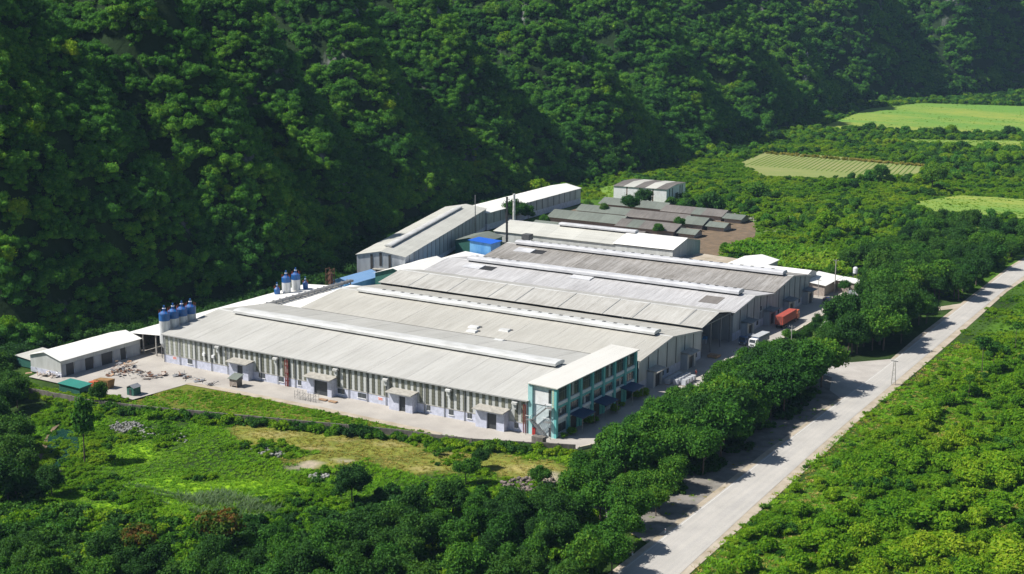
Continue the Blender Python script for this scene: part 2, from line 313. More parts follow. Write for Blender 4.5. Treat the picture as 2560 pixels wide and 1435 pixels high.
def patch(X, Y, L, soft=.5):
    o = np.zeros(np.shape(X)); c, s = math.cos(YAW), math.sin(YAW); wob = (fbm(X, Y, 7, 21)-.5)*1.3
    for x, y, rx, ry in L:
        u_ = ((X-x)*c+(Y-y)*s)/rx; v_ = (-(X-x)*s+(Y-y)*c)/ry; o = np.maximum(o, np.clip((1+wob-np.hypot(u_, v_))/soft, 0, 1))
    return o
FLAT = [(-150, -38), (58, -60), (60, 420), (-150, 420)]
def gz(X, Y): return -.06-.55*fbm(X, Y, 14, 31)*(1-in_poly(X, Y, [(-146, -12), (60, -70), (60, 350), (-146, 350)]))
xs = np.concatenate([np.arange(-3000, -260, 160), np.arange(-260, 160, 2.2), np.arange(160, 3001, 120)])
ys = np.concatenate([np.arange(-900, -150, 90), np.arange(-150, 330, 2.2), np.arange(330, 900, 12), np.arange(900, 4001, 150)])
X, Y = np.meshgrid(xs, ys); Z = gz(X, Y)
def lerp(a, b, t): return a*(1-t[..., None])+np.array(b)*t[..., None]
c = lerp(np.broadcast_to(np.array((.022, .042, .012)), X.shape+(3,)), (.05, .105, .016), np.clip(fbm(X, Y, 18, 5)*1.9-.5, 0, 1))
c = lerp(c, (.20, .37, .014), patch(X, Y, LIME)*.95); c = lerp(c, (.205, .225, .045), patch(X, Y, DRY)*.9); c = lerp(c, (.38, .31, .15), patch(X, Y, STRAW)*.6); c = lerp(c, (.33, .29, .24), patch(X, Y, BARE))
strip = in_poly(X, Y, [(-104, -36), (-61, -26), (-30, -17), (-14, -14), (8, -5), (-22, -10), (-73, -9), (-104, -10)])*1.
c = lerp(c, (.15, .175, .03), strip*.8)
scr = np.clip((X-57)/3, 0, 1)*np.clip((X*0+400-Y)/40, 0, 1); c = lerp(c, (.085, .19, .016), scr*.85); c = lerp(c, (.075, .17, .016), np.clip((Y-200)/30, 0, 1)*.7)
me = npmesh('ground', np.stack([X, Y, Z], -1).reshape(-1, 3), np.stack([(k := np.arange(len(ys)-1)[:, None]*len(xs)+np.arange(len(xs)-1)[None]), k+1, k+len(xs)+1, k+len(xs)], -1).reshape(-1, 4), 'ground', True)
at = me.color_attributes.new('soil', 'FLOAT_COLOR', 'POINT'); at.data.foreach_set('color', np.concatenate([c, np.ones(X.shape+(1,))], -1).astype(np.float32).ravel())
go = bpy.data.objects.new('ground', me); COL.objects.link(go); tag(go, 'green valley floor with patches of dry grass and bare soil', kind='structure')

# yards, road, paths
sheet('factory_yard', [(-150, -3), (-143, -30), (-104.5, -30), (-103, -12.5), (-90, -11.4), (-73, -10.8), (-36, -11.6), (-24, -11.6), (-12, -11.2), (7.6, -3.6), (10.6, 2), (10.6, 205), (-112, 205), (-150, 120)], .03, 'yard')
sheet('dirt_strip', [(-104, -13), (-88, -12.2), (-60, -11.8), (-24, -12.6), (-24, -10.4), (-60, -9.6), (-90, -10), (-103, -11)], .038, 'dirt')
RL = [(46.9, -120), (46.6, -90), (46.4, -59.5), (46.0, -22.7), (45.4, 19.5), (45.3, 43.6), (45.2, 107), (44.6, 139), (43.6, 213), (43.0, 262), (45, 300), (56, 345), (80, 390)]
RR = [(58.6, -120), (57.2, -90), (56.2, -56), (54.6, -18), (53.2, 24.7), (52.6, 48.3), (51.6, 110), (51.0, 149), (50.2, 220), (50.6, 262), (53, 296), (62, 336), (86, 380)]
def ribbon(name, L, Rr, z, mat, label):
    n_ = len(L); mb = MB().add([(x, y, z) for x, y in L]+[(x, y, z) for x, y in Rr], [(i, n_+i, n_+i+1, i+1) for i in range(n_-1)]); return tag(mb.build(name, mat), label, kind='structure')
rs = random.Random(3)
ribbon('dirt_shoulder', [(x-.9-rs.random()*.7, y) for x, y in RL], [(x+1.1+rs.random()*1.6, y) for x, y in RR], .02, 'dirt', 'sandy shoulder along both edges of the road')
ribbon('road', RL, RR, .06, 'asphalt', 'pale worn asphalt road running past the factory')
ribbon('road_edge_line', [(x+.30, y) for x, y in RL[:10]], [(x+.48, y) for x, y in RL[:10]], .066, 'paint', 'thin white line along the left edge of the road')
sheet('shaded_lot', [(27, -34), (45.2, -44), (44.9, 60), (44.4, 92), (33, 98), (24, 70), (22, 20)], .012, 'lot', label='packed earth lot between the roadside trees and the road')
sheet('driveway_apron', [(10, 98), (24, 99), (36, 101.5), (45.2, 112), (45.2, 66), (40, 72), (36.5, 84), (24, 90), (10, 90)], .045, 'apron', label='pale concrete driveway mouth joining the road')
sheet('dirt_path', [(24, 176), (36, 180), (44.6, 196), (44.6, 186), (39, 178), (26, 171)], .03, 'dirt', label='short dirt path joining the road farther on')
sheet('farm_yard', [(-150, 230), (-70, 219), (-58, 226), (-57, 250), (-62, 274), (-72, 300), (-80, 312), (-150, 320), (-160, 300)], .02, 'mud', label='bare earth yard around the low sheds')
sheet('pond', [g2(*p) for p in ((112, 1110), (128, 1080), (165, 1070), (192, 1085), (198, 1120), (170, 1150), (130, 1180), (108, 1215), (90, 1250), (60, 1265), (50, 1240), (78, 1190), (105, 1150))], .03, 'water', label='narrow dark green pond beside the lone tree')
sheet('muddy_bank', [g2(*p) for p in ((100, 1120), (118, 1088), (132, 1068), (150, 1060), (120, 1092), (116, 1140), (84, 1200), (52, 1262), (44, 1240))], .036, 'mud', label='brown muddy bank along the pond')
f1 = [g2(*p) for p in ((2040, 322), (2110, 296), (2170, 272), (2300, 258), (2440, 262))]+[(60, 1040), (330, 1010), (330, 745), (0, 752)]+[g2(*p) for p in ((2560, 334), (2250, 330))]
sheet('rice_field', f1, .05, 'rice', label='broad bright green rice field below the far mountain')
f2 = [g2(*p) for p in ((1848, 408), (1912, 381), (2080, 390), (2310, 412), (2300, 446), (2120, 446), (1900, 440))]
sheet('crop_field', f2, .05, 'crop_rows', label='yellow green crop field with thin diagonal rows')
a0, a1, a2, a3 = (Vector((*g2(*p), .05)) for p in ((1860, 412), (1925, 385), (2300, 412), (2270, 444)))
mb = MB()
for i in range(34):
    t = (i+.5)/34; p = a0.lerp(a3, t); q = a1.lerp(a2, t); s_ = (a3-a0).normalized()*.3
    mb.add([p-s_, p+s_, q+s_, q-s_, p+Vector((0, 0, .22)), q+Vector((0, 0, .22))], [(0, 4, 5, 3), (4, 1, 2, 5), (0, 1, 4), (3, 5, 2)])
tag(mb.build('crop_row', 'leaf_grass'), 'low green plant rows of the farther field', kind='stuff')

PLOTS = [[g2(*p) for p in q] for q in (((2290, 505), (2400, 488), (2600, 500), (2600, 545), (2420, 548), (2300, 532)), ((1722, 498), (1790, 500), (1890, 528), (1960, 540), (1900, 528), (1760, 510)), ((2380, 575), (2470, 565), (2560, 580), (2500, 600), (2400, 600)), ((2240, 348), (2560, 352), (2560, 372), (2300, 362)), ((1500, 470), (1545, 460), (1548, 490), (1505, 500)))]
for q, lab in zip(PLOTS, ('bright green vegetable plot beside the large rounded tree', 'pale green clearing beyond the farm sheds', 'small lime green plot near the distant road', 'thin green strip below the rice field', 'light green garden between the long white shed and the boxy building')): sheet('vegetable_plot', q, .03, 'rice', label=lab)
# ------------------------------------------------------------------ factory halls
Bd = [0., 44.2, 83.2, 105.5, 137.2, 169.8]
def sheets(root, xl, xr, y0, y1, e, r, mat, bay=6., ov=(.5, .5), end=.35, th=.07, far=True):
    """two roof slopes of lapped metal sheets, each sheet a piece of its own, ridge along x"""
    ym = (y0+y1)/2; sl_ = (r-e)/(ym-y0); n_ = max(1, round((xr-xl+2*end)/bay)); w_ = (xr-xl+2*end)/n_
    for k in range(n_):
        a = xl-end+k*w_; b_ = a+w_+.12*(k < n_-1); dz = .028*(k % 2)
        for s_ in ((0, 1) if far else (0,)):
            o_ = ov[s_]; ye = (y0-o_) if s_ == 0 else (y1+o_); yr = ym-.02 if s_ == 0 else ym+.02; ze = e-sl_*o_
            p = [(a, ye, ze+dz), (b_, ye, ze+dz), (b_, yr, r+dz), (a, yr, r+dz)]
            if s_: p = p[::-1]
            MB().hexa(p, [(x, y, z+th) for x, y, z in p]).build('roof_sheet', mat, root)
    MB().ext([(xl-end, ym-.35, r+.05), (xl-end, ym, r+.16), (xl-end, ym+.35, r+.05), (xl-end, ym, r+.11)], (xr-xl+2*end, 0, 0)).build('ridge_cap', 'vent_white', root)
def vent(root, x0, x1, ym, z, wd=4.2, h=1.35, mat='vent_white', hatches=None, right=True):
    """long raised ridge ventilator with a rounded top"""
    pr = [(-.5, .25), (-.5, .72), (-.34, .93), (-.12, 1.), (.12, 1.), (.34, .93), (.5, .72), (.5, .25)]
    o = MB().ext([(x0, ym+a*wd, z+b_*h) for a, b_ in pr], (x1-x0, 0, 0)).build('ridge_vent', mat, root)
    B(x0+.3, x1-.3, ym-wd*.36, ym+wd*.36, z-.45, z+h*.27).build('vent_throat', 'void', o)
    if hatches:
        xa, xb, st = hatches; x = xa
        while x < xb:
            B(x, x+.95, ym+wd*.02, ym+wd*.22, z+h*.9, z+h*1.06).build('vent_hatch', 'hatch', o); x += st
    return o
def zroof(y, y0, y1, e, r): return e+(r-e)*(1-abs(y-(y0+y1)/2)/((y1-y0)/2))
def porch(root, c, wd, dep, h, face, canopy='canopy', op=.55, oph=.8, wallmat='plinth', shift=0.):
    """door porch: block with a dark doorway and a sloping canopy; face 'y' looks to -y, 'x' looks to +x"""
    def T(u, v, z): return (c[0]+u, c[1]-v, z) if face == 'y' else (c[0]+v, c[1]+u, z)
    def bx(mb, u0, u1, v0, v1, z0, z1):
        q = [T(u0, v0, z0), T(u1, v0, z0), T(u1, v1, z0), T(u0, v1, z0)]; q2 = [(x, y, z1) for x, y, _ in q]; return mb.hexa(q, q2)
    ow = wd*op; a = -ow/2+shift; b_ = ow/2+shift; mb = MB()
    bx(mb, -wd/2, a, 0, dep, 0, h); bx(mb, b_, wd/2, 0, dep, 0, h); bx(mb, a, b_, 0, dep, h*oph, h)
    o = mb.build('entrance_porch', wallmat, root)
    bx(MB(), a+.01, b_-.01, .05, dep*.8, .03, h*oph-.01).build('door', 'door_dark', o)  # dark block fills the opening; its colour stands in for the unlit interior
    q = [T(-wd/2-.35, -.1, h+.42), T(wd/2+.35, -.1, h+.42), T(wd/2+.35, dep+1.3, h+.1), T(-wd/2-.35, dep+1.3, h+.1)]
    MB().hexa(q, [(x, y, z+.14) for x, y, z in q]).build('canopy', canopy, o); return o
def gable(root, x, y0, y1, e, r, side=1, step=5.6, clad='cladding_grey', strip=.62, plinth=2.4, first=None, zmax=None):
    """an end wall of tall cladding panels parted by dark strips, over a masonry plinth"""
    B(x-.25*side if side > 0 else x, x if side > 0 else x+.25, y0+.05, y1-.05, 0, plinth).build('plinth', 'plinth', root)
    n_ = max(1, round((y1-y0)/step)); st = (y1-y0)/n_; ym = (y0+y1)/2
    for i in range(n_):
        a = y0+i*st+(strip/2 if i else .02); b_ = y0+(i+1)*st-(strip/2 if i < n_-1 else .02)
        ysn = [a]+([ym] if a < ym < b_ else [])+[b_]
        top = [(x, y, zroof(y, y0, y1, e, r)-.12) for y in ysn][::-1]
        MB().ext([(x, a, plinth+.01), (x, b_, plinth+.01)]+top, (-.12*side, 0, 0)).build('wall_panel', clad, root)
        if i:
            yb = y0+i*st; zt = zroof(yb, y0, y1, e, r)-.22
            B(min(x-.2*side, x-.09*side), max(x-.2*side, x-.09*side), yb-strip/2-.05, yb+strip/2+.05, plinth+.02, zt).build('dark_strip', 'dark_strip', root)
def hall(name, label, k, xl, xr, e, r, mat, vt=None, ov=(-.14, -.14), **kw):
    y0, y1 = Bd[k], Bd[k+1]; root = thing(name, label, 'factory hall', ((xl+xr)/2, (y0+y1)/2, 0), 'main factory halls side by side')
    sheets(root, xl, xr, y0, y1, e, r, mat, ov=ov, **kw)
    if vt: vent(root, vt[0], vt[1], (y0+y1)/2, r, **vt[2])
    return root
XR = -1.
h1 = hall('factory_hall', 'nearest pale grey factory hall with striped front wall and plain ridge vent', 0, -123.7, -7.4, 8., 10.5, 'roof_pale', (-116.5, -11.6, dict(wd=4.6, h=1.3)), ov=(.55, -.14))
h2 = hall('factory_hall', 'second factory hall from the front, its gable beside the teal office', 1, -112.1, XR, 8.04, 10.42, 'roof_warm', (-105, -5.2, dict(wd=4.2, h=1.3, hatches=(-97, -7, 3.4))))
h3 = hall('factory_hall', 'cream roofed middle hall whose open end forms a dark loading bay', 2, -112.3, XR, 8.95, 10.9, 'roof_cream', ov=(.6, -.1), bay=7.4)
h4 = hall('factory_hall', 'lilac grey factory hall between the cream roof and the brown streaked roof', 3, -111.7, XR, 8.46, 10.6, 'roof_lilac', (-103, -5.2, dict(wd=4.4, h=1.6, mat='vent_lilac', hatches=(-101, -82, 3.2))))
h5 = hall('factory_hall', 'rearmost of the joined halls, roof streaked brown', 4, -108.1, XR, 8.64, 11.14, 'roof_brown', (-103.9, -3.6, dict(wd=4.2, h=1.5, mat='vent_lilac', hatches=(-102, -5, 3.6))), ov=(-.14, .5))
for ch in h4.children:                                       # a second run of hatches near the right end
    if ch.name.startswith('ridge_vent'):
        for i in range(9): B(-32+i*3, -31.1+i*3, 121.4, 122.3, 12.05, 12.3).build('vent_hatch', 'hatch', ch)
for i in range(8):                                          # dark joints between the cream hall's roof bays
    x = -101+i*13.1+(i % 3)*1.7; sl3 = (10.9-8.95)/11.15; ya, yb = Bd[2]-.55, Bd[2]+11.1
    q = [(x-.12, ya, 8.95-.55*sl3+.1), (x+.12, ya, 8.95-.55*sl3+.1), (x+.12, yb, 10.99), (x-.12, yb, 10.99)]; MB().hexa(q, [(a, b_, c_+.05) for a, b_, c_ in q]).build('roof_joint', 'canopy_grey', h3)
for hh, y, x0, x1, z in ((h1, Bd[1], -112, -7.6, 7.85), (h2, Bd[2], -112, XR, 7.9), (h4, Bd[3], -111.5, XR, 8.25), (h4, Bd[4], -108, XR, 8.3)):
    B(x0, x1, y-.2, y+.2, z-.5, z).build('valley_gutter', 'gutter', hh)
# roof openings, patches and skylights
for hh, x, ym, e, r, yy in ((h4, -94.5, 121.35, 8.46, 10.6, 115.6), (h5, -94, 153.5, 8.64, 11.14, 147.6)):
    z = lambda y, e=e, r=r, ym=ym: e+(r-e)*(1-abs(y-ym)/15.9)+.16
    q = [(x-7, yy-2, z(yy-2)), (x, yy-2, z(yy-2)), (x, yy+2, z(yy+2)), (x-7, yy+2, z(yy+2))]
    MB().hexa([(a, b_, c_-.05) for a, b_, c_ in q], [(a, b_, c_+.22) for a, b_, c_ in q]).build('raised_sheet', 'vent_lilac', hh)
    q = [(x+.2, yy-1.7, z(yy-1.7)), (x+4.6, yy-1.7, z(yy-1.7)), (x+4.6, yy+2, z(yy+2)), (x+.2, yy+2, z(yy+2))]
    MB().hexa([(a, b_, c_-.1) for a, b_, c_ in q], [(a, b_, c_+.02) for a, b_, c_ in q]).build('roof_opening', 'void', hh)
z4 = lambda y: 8.46+(10.6-8.46)*(1-abs(y-121.35)/15.9)+.13
q = [(-14.5, 110.6, z4(110.6)), (-8.4, 110.6, z4(110.6)), (-8.4, 116.6, z4(116.6)), (-14.5, 116.6, z4(116.6))]
MB().hexa(q, [(a, b_, c_+.03) for a, b_, c_ in q]).build('old_skylight', 'roof_old', h4)
q = [(-62, 116.2, z4(116.2)), (-54.5, 116.2, z4(116.2)), (-54.5, 120, z4(120)), (-62, 120, z4(120))]
MB().hexa(q, [(a, b_, c_+.3) for a, b_, c_ in q]).build('raised_sheet', 'vent_lilac', h4)
z2 = lambda y: 8.04+(10.42-8.04)*(1-abs(y-63.7)/19.5)+.13
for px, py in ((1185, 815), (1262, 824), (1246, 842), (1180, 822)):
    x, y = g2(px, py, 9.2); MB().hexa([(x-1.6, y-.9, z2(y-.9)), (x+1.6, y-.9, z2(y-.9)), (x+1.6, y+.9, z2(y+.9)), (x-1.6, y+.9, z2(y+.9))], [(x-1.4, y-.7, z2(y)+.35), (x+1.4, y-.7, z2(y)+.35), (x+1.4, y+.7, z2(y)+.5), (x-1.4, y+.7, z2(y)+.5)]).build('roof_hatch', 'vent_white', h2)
    B(x+.2, x+1.9, y+.75, y+1.3, z2(y)-.1, z2(y)+.3).build('hatch_shadow_box', 'hatch', h2)  # dark box stands in for the shadow beside each roof hatch
# front wall of the nearest hall
B(-123.7, -7.4, .02, .30, 0, 2.3).build('plinth', 'plinth', h1)
for i in range(20): B(-123.7+i*5.815+.03, -123.7+(i+1)*5.815-.03, .10, .26, 2.31, 8.05).build('wall_panel', 'cladding_plain', h1)
B(-123.7, -7.4, -.04, .12, 2.22, 2.36).build('wall_band', 'canopy', h1)
B(-123.9, -7.4, -.62, -.46, 7.72, 7.98).build('eave_gutter', 'gutter_light', h1)
DOORS = [(-94.7, 6.6, .3), (-67.7, 8.0, .55), (-42.3, 7.0, .28), (-16.6, 7.9, .34)]
def louvre_mesh(mat):
    mb = B(-.42, .42, -.07, .05, 0, 5.25)
    for k in range(6): mb.box(-.45, .45, -.12, -.05, .35+k*.88, .47+k*.88)
    return mb.mesh('louvre_panel', mat)
LM, LF = louvre_mesh('louvre'), louvre_mesh('louvre_faded'); MS = MB().box(-.42, .42, -.07, .05, 0, 2.6)
for k in range(3): MS.box(-.45, .45, -.12, -.05, .35+k*.88, .47+k*.88)
LS = MS.mesh('louvre_panel', 'louvre')
for i in range(64):
    x = -122.6+i*1.806; over = any(abs(x-c_) < w_/2+.45 for c_, w_, _ in DOORS); o0 = OFF[h1]
    share(LS if over else (LF if i < 7 else LM), 'louvre_panel', h1, (x-o0[0], .08-o0[1], 5.15 if over else 2.5))
for i in range(21):
    x = -123.55+i*5.8
    if not any(abs(x-c_) < w_/2+.3 for c_, w_, _ in DOORS): MB().tube((x, -.16, .05), (x, -.16, 7.7), .10, n=6).build('downpipe', 'frame_grey', h1)
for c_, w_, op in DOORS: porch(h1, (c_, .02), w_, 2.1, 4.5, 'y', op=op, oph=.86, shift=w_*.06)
for px, py, w_ in ((475, 903, 1.7), (655, 938, 2.1), (703, 947, 1.7), (749, 957, 1.1), (853, 978, 2.2), (905, 989, 2.6), (1071, 1019, 1.1), (1128, 1031, 1.3), (1174, 1039, 1.3), (1291, 1063, 1.1)):
    x, z = FX(px, py); z = min(max(z, 1.2), 1.5); o = B(x-w_/2, x+w_/2, -.03, .1, z-.62, z+.62).build('window', 'glass', h1)
    B(x-w_/2-.15, x+w_/2+.15, -.16, .03, z-.78, z-.63).build('sill', 'white_paint', o); B(x-.04, x+.04, -.05, -.02, z-.6, z+.6).build('mullion', 'frame_grey', o)
for px, py in ((437, 895), (951, 997)):
    x, z = FX(px, py); o = B(x-.75, x+.75, -.02, .03, z-.42, z+.42).build('wall_sign', 'white_paint', h1)
    for k, (a, b_) in enumerate(((-.68, .62), (-.6, .66))): B(x+a, x+b_, -.04, -.019, z+.06-k*.36, z+.30-k*.36).build('red_lettering', 'sign_red', o)
for px, py in ((547, 868), (692, 897), (842, 925), (967, 950), (1124, 976), (1290, 1008)):
    x, z = FX(px, py); o = MB().ext([(x-.7, .1, z+.55), (x-.7, -1.0, z+.4), (x-.7, -1.0, z-.1), (x-.7, .1, z+.05)], (1.4, 0, 0)).build('exhaust_hood', 'vent_white', h1)
    B(x-.55, x+.3, -.55, .1, z-1.35, z-.12).build('fan_box', 'cladding_plain', o)
for px, py in ((511, 886), (534, 891)):
    x, z = FX(px, py); B(x-.4, x+.4, -.45, .08, z-.35, z+.4).build('meter_box', 'white_paint', h1)
x, z = FX(719, 930)
for dx in (-.5, 0., .42): MB().tube((x+dx, -.35, .1), (x+dx, -.35, 7.4-abs(dx)), .13, n=8).build('red_pipe', 'pipe_red', h1)
for zz in (1.5, 3.4, 5.4): B(x-.75, x+.7, -.3, .02, zz, zz+.12).build('pipe_bracket', 'pipe_red', h1)
x, z = FX(1313, 1060)
for dx in (-.3, .2): MB().tube((x+dx, -.3, .1), (x+dx, -.3, 6.9), .12, n=8).build('red_pipe', 'pipe_red', h1)
B(-14.9, -13.5, .3, 1.4, .1, 1.6).build('stacked_boxes', 'brick_pale', h1)
# left ends and the far sides of the halls
gable(h1, -123.7, 0, Bd[1], 8., 10.5, -1, clad='cladding_plain'); gable(h2, -112.1, Bd[1], Bd[2], 8.04, 10.42, -1, clad='cladding_plain')
gable(h3, -112.3, Bd[2], Bd[3], 8.95, 10.9, -1); gable(h4, -111.7, Bd[3], Bd[4], 8.46, 10.6, -1); gable(h5, -108.1, Bd[4], Bd[5], 8.64, 11.14, -1)
B(-108, XR, Bd[5]-.25, Bd[5], 0, 8.4).build('back_wall', 'cladding_grey', h5)
B(-60, XR, Bd[2]-.3, Bd[2]-.05, 0, 7.9).build('side_wall', 'cladding_grey', h2); B(-60, XR-.2, Bd[3]+.05, Bd[3]+.3, 0, 8.2).build('side_wall', 'cladding_grey', h4)
# right ends
gable(h2, XR, Bd[1], Bd[2], 8.04, 10.42, 1, 5.57, 'cladding_plain'); gable(h4, XR, Bd[3], Bd[4], 8.46, 10.6, 1, 5.2); gable(h5, XR, Bd[4], Bd[5], 8.64, 11.14, 1, 4.6)
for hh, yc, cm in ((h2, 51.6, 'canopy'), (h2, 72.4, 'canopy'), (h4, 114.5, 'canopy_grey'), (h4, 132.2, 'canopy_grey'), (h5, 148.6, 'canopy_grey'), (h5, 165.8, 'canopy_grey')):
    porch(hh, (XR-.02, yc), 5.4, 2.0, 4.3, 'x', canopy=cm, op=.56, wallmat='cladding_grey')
for hh, y, z in ((h2, 58.4, 1.5), (h2, 61.5, 1.5), (h2, 79.6, 1.6), (h4, 120.3, 1.6), (h4, 124.5, 1.6), (h4, 127, 5.6), (h5, 142, 1.6), (h5, 156, 1.6), (h5, 160.5, 1.6)):
    o = B(XR-.1, XR+.05, y-.6, y+.6, z-.6, z+.7).build('window', 'glass', hh); B(XR-.05, XR+.16, y-.7, y+.7, z-.75, z-.61).build('sill', 'white_paint', o)
# verge flashings along the gables
for hh, k, e, r in ((h2, 1, 8.04, 10.42), (h4, 3, 8.46, 10.6), (h5, 4, 8.64, 11.14)):
    ya, yb = Bd[k], Bd[k+1]; ym = (ya+yb)/2
    for p, q in (((XR+.36, ya+.1, e-.05), (XR+.36, ym, r-.02)), ((XR+.36, ym, r-.02), (XR+.36, yb-.1, e-.05))):
        MB().ext([p, q, (q[0], q[1], q[2]-.28), (p[0], p[1], p[2]-.28)], (.06, 0, 0)).build('verge_flashing', 'vent_white', hh)
# the open bay of the cream hall: back wall, posts, rails and crates inside
B(-26, -25.7, Bd[2]+.1, Bd[3]-.1, 0, 9).build('bay_wall', 'cladding_grey', h3)
for y in (84.2, 90.5, 97.5, 104.3): B(XR-.7, XR-.35, y-.17, y+.17, 0, 8.9).build('post', 'frame_grey', h3)
B(XR-.6, XR-.4, 83.4, 105.2, 8.45, 8.75).build('tie_beam', 'frame_grey', h3)
for i in range(6):
    x, y = -4.-rs.random()*6, 97.5+i*1.25; o = B(x-.5, x+.5, y-.5, y+.5, .03, 1.15).build('drum_crate', 'truck_grey' if i % 2 else 'blue_wall'); tag(o, 'blue or grey crate in the mouth of the open bay', 'crate', 'crates in the open loading bay')

# ------------------------------------------------------------------ teal office block
W_, HO = 41., 12.
of = thing('office_block', 'three storey teal and white office block with outside stair', 'office', (-3.6, W_/2, 0))
B(-7.3, -.45, .55, W_-.2, 0, HO-.35).build('wall', 'office_wall', of)
q = [(-7.5, -.35, HO+.1), (.55, -.35, HO-.12), (.55, W_+.25, HO-.12), (-7.5, W_+.25, HO+.1)]
MB().hexa(q, [(a, b_, c_+.22) for a, b_, c_ in q]).build('roof', 'roof_office', of)
for i in range(8):
    y = i*(W_-.9)/7; B(-.44, .12, y, y+.9, 0, HO-.12).build('pillar', 'teal', of)
B(-7.45, -6.3, -.02, .54, 0, HO-.1).build('corner_pillar', 'teal_pale', of); B(-1.15, -.45, -.02, .54, 0, HO-.14).build('corner_pillar', 'teal_pale', of)
for i in range(9): B(-.98, -.62, -.05, -.018, 11.1-i*.48, 11.42-i*.48).build('pillar_letter', 'letter', of)
for i in range(7):
    ya, yb = i*(W_-.9)/7+.9, (i+1)*(W_-.9)/7; yc = (ya+yb)/2
    B(-.46, -.12, ya, yb, 7.45, 8.2).build('sill_band', 'white_paint', of); B(-.46, -.12, ya, yb, 3.9, 4.6).build('sill_band', 'white_paint', of)
    B(-.46, -.2, ya, yb, 6.8, 7.44).build('teal_panel', 'teal', of)
    for z0, z1 in ((8.3, 11.4), (4.75, 6.7)):
        o = B(-.47, -.34, ya+.25, yb-.25, z0, z1).build('window', 'glass', of)
        for k in range(1, 4): y = ya+.25+(yb-ya-.5)*k/4; B(-.36, -.28, y-.05, y+.05, z0, z1).build('mullion', 'frame_grey', o)
        cu = (i*5+int(z0)*3) % 7
        if cu in (1, 2, 5): y = ya+.3+(yb-ya-.5)*(cu % 4)/4; B(-.345, -.325, y, y+(yb-ya-.5)/4-.06, z0+.1+(cu == 5)*.6, z1-.1).build('blind', 'cladding_plain', o)
        B(-.36, -.28, ya+.25, yb-.25, z0+(z1-z0)*.68, z0+(z1-z0)*.68+.08).build('transom', 'frame_grey', o)
    if i in (0, 2, 4):
        o = B(-.47, -.34, ya+.5, yb-.5, 1., 2.9).build('window', 'glass', of); B(-.36, -.26, yc-.05, yc+.05, 1., 2.9).build('mullion', 'frame_grey', o)
    else:
        B(-.47, -.36, yc-1.3, yc+1.3, .03, 3.2).build('entrance_door', 'door_dark', of); B(-.46, -.2, yc+1.32, yb, .03, 3.6).build('teal_panel', 'teal', of)
for yc in (9.6, 21.3, 35.2):
    q = [(-.1, yc-3.2, 4.15), (3.6, yc-3.2, 3.65), (3.6, yc+3.2, 3.65), (-.1, yc+3.2, 4.15)]
    o = MB().hexa(q, [(a, b_, c_+.16) for a, b_, c_ in q]).build('door_canopy', 'canopy_navy', of)
    for s_ in (-2.9, 2.9): MB().tube((3.3, yc+s_, .03), (3.3, yc+s_, 3.66), .07, n=6).build('canopy_post', 'steel', o)
B(-6.29, -1.16, .40, .54, 7.4, 10.6).build('white_board', 'white_paint', of)
B(-2.2, -1.2, .38, .53, 8.0, 11.2).build('window', 'glass', of); B(-2.1, -1.2, .38, .53, 4.4, 6.4).build('window', 'glass', of); B(-2.1, -1.2, .38, .53, .1, 2.2).build('stair_door', 'door_dark', of)
# outside steel stair: landings, flights with treads, rails
def flight(x0, z0, x1, z1, y):
    n_ = 11
    for yy in (y-1.15, y-.1): MB().ext([(x0, yy, z0-.12), (x1, yy, z1-.12), (x1, yy, z1+.16), (x0, yy, z0+.16)], (0, .07, 0)).build('stringer', 'steel', of)
    for k in range(n_): t = (k+.5)/n_; x = x0+(x1-x0)*t; z = z0+(z1-z0)*t; B(x-.15, x+.15, y-1.1, y-.05, z-.02, z+.03).build('tread', 'steel', of)
    MB().tube((x0, y-1.12, z0+1.), (x1, y-1.12, z1+1.), .04, n=6).build('handrail', 'steel', of)
flight(-1.9, .1, -6.0, 3.7, -.1); flight(-6.0, 3.75, -2.0, 7.3, -.1)
for a, b_, z in ((-7.3, -5.9, 3.72), (-2.1, -.5, 7.35), (-2.6, -.9, 3.9)):
    B(a, b_, -1.35, -.04, z-.06, z).build('landing', 'steel', of)
    for x in (a+.05, b_-.05): MB().tube((x, -1.3, z), (x, -1.3, z+1.05), .04, n=6).build('rail_post', 'steel', of)
    MB().tube((a, -1.3, z+1.05), (b_, -1.3, z+1.05), .04, n=6).build('handrail', 'steel', of)
for x in (-7.2, -.6): MB().tube((x, -1.3, .03), (x, -1.3, 7.3 if x > -3 else 3.7), .06, n=6).build('stair_post', 'steel', of)
B(-6.1, -5.4, -.30, .1, .03, 1.7).build('fire_cabinet', 'red', of)

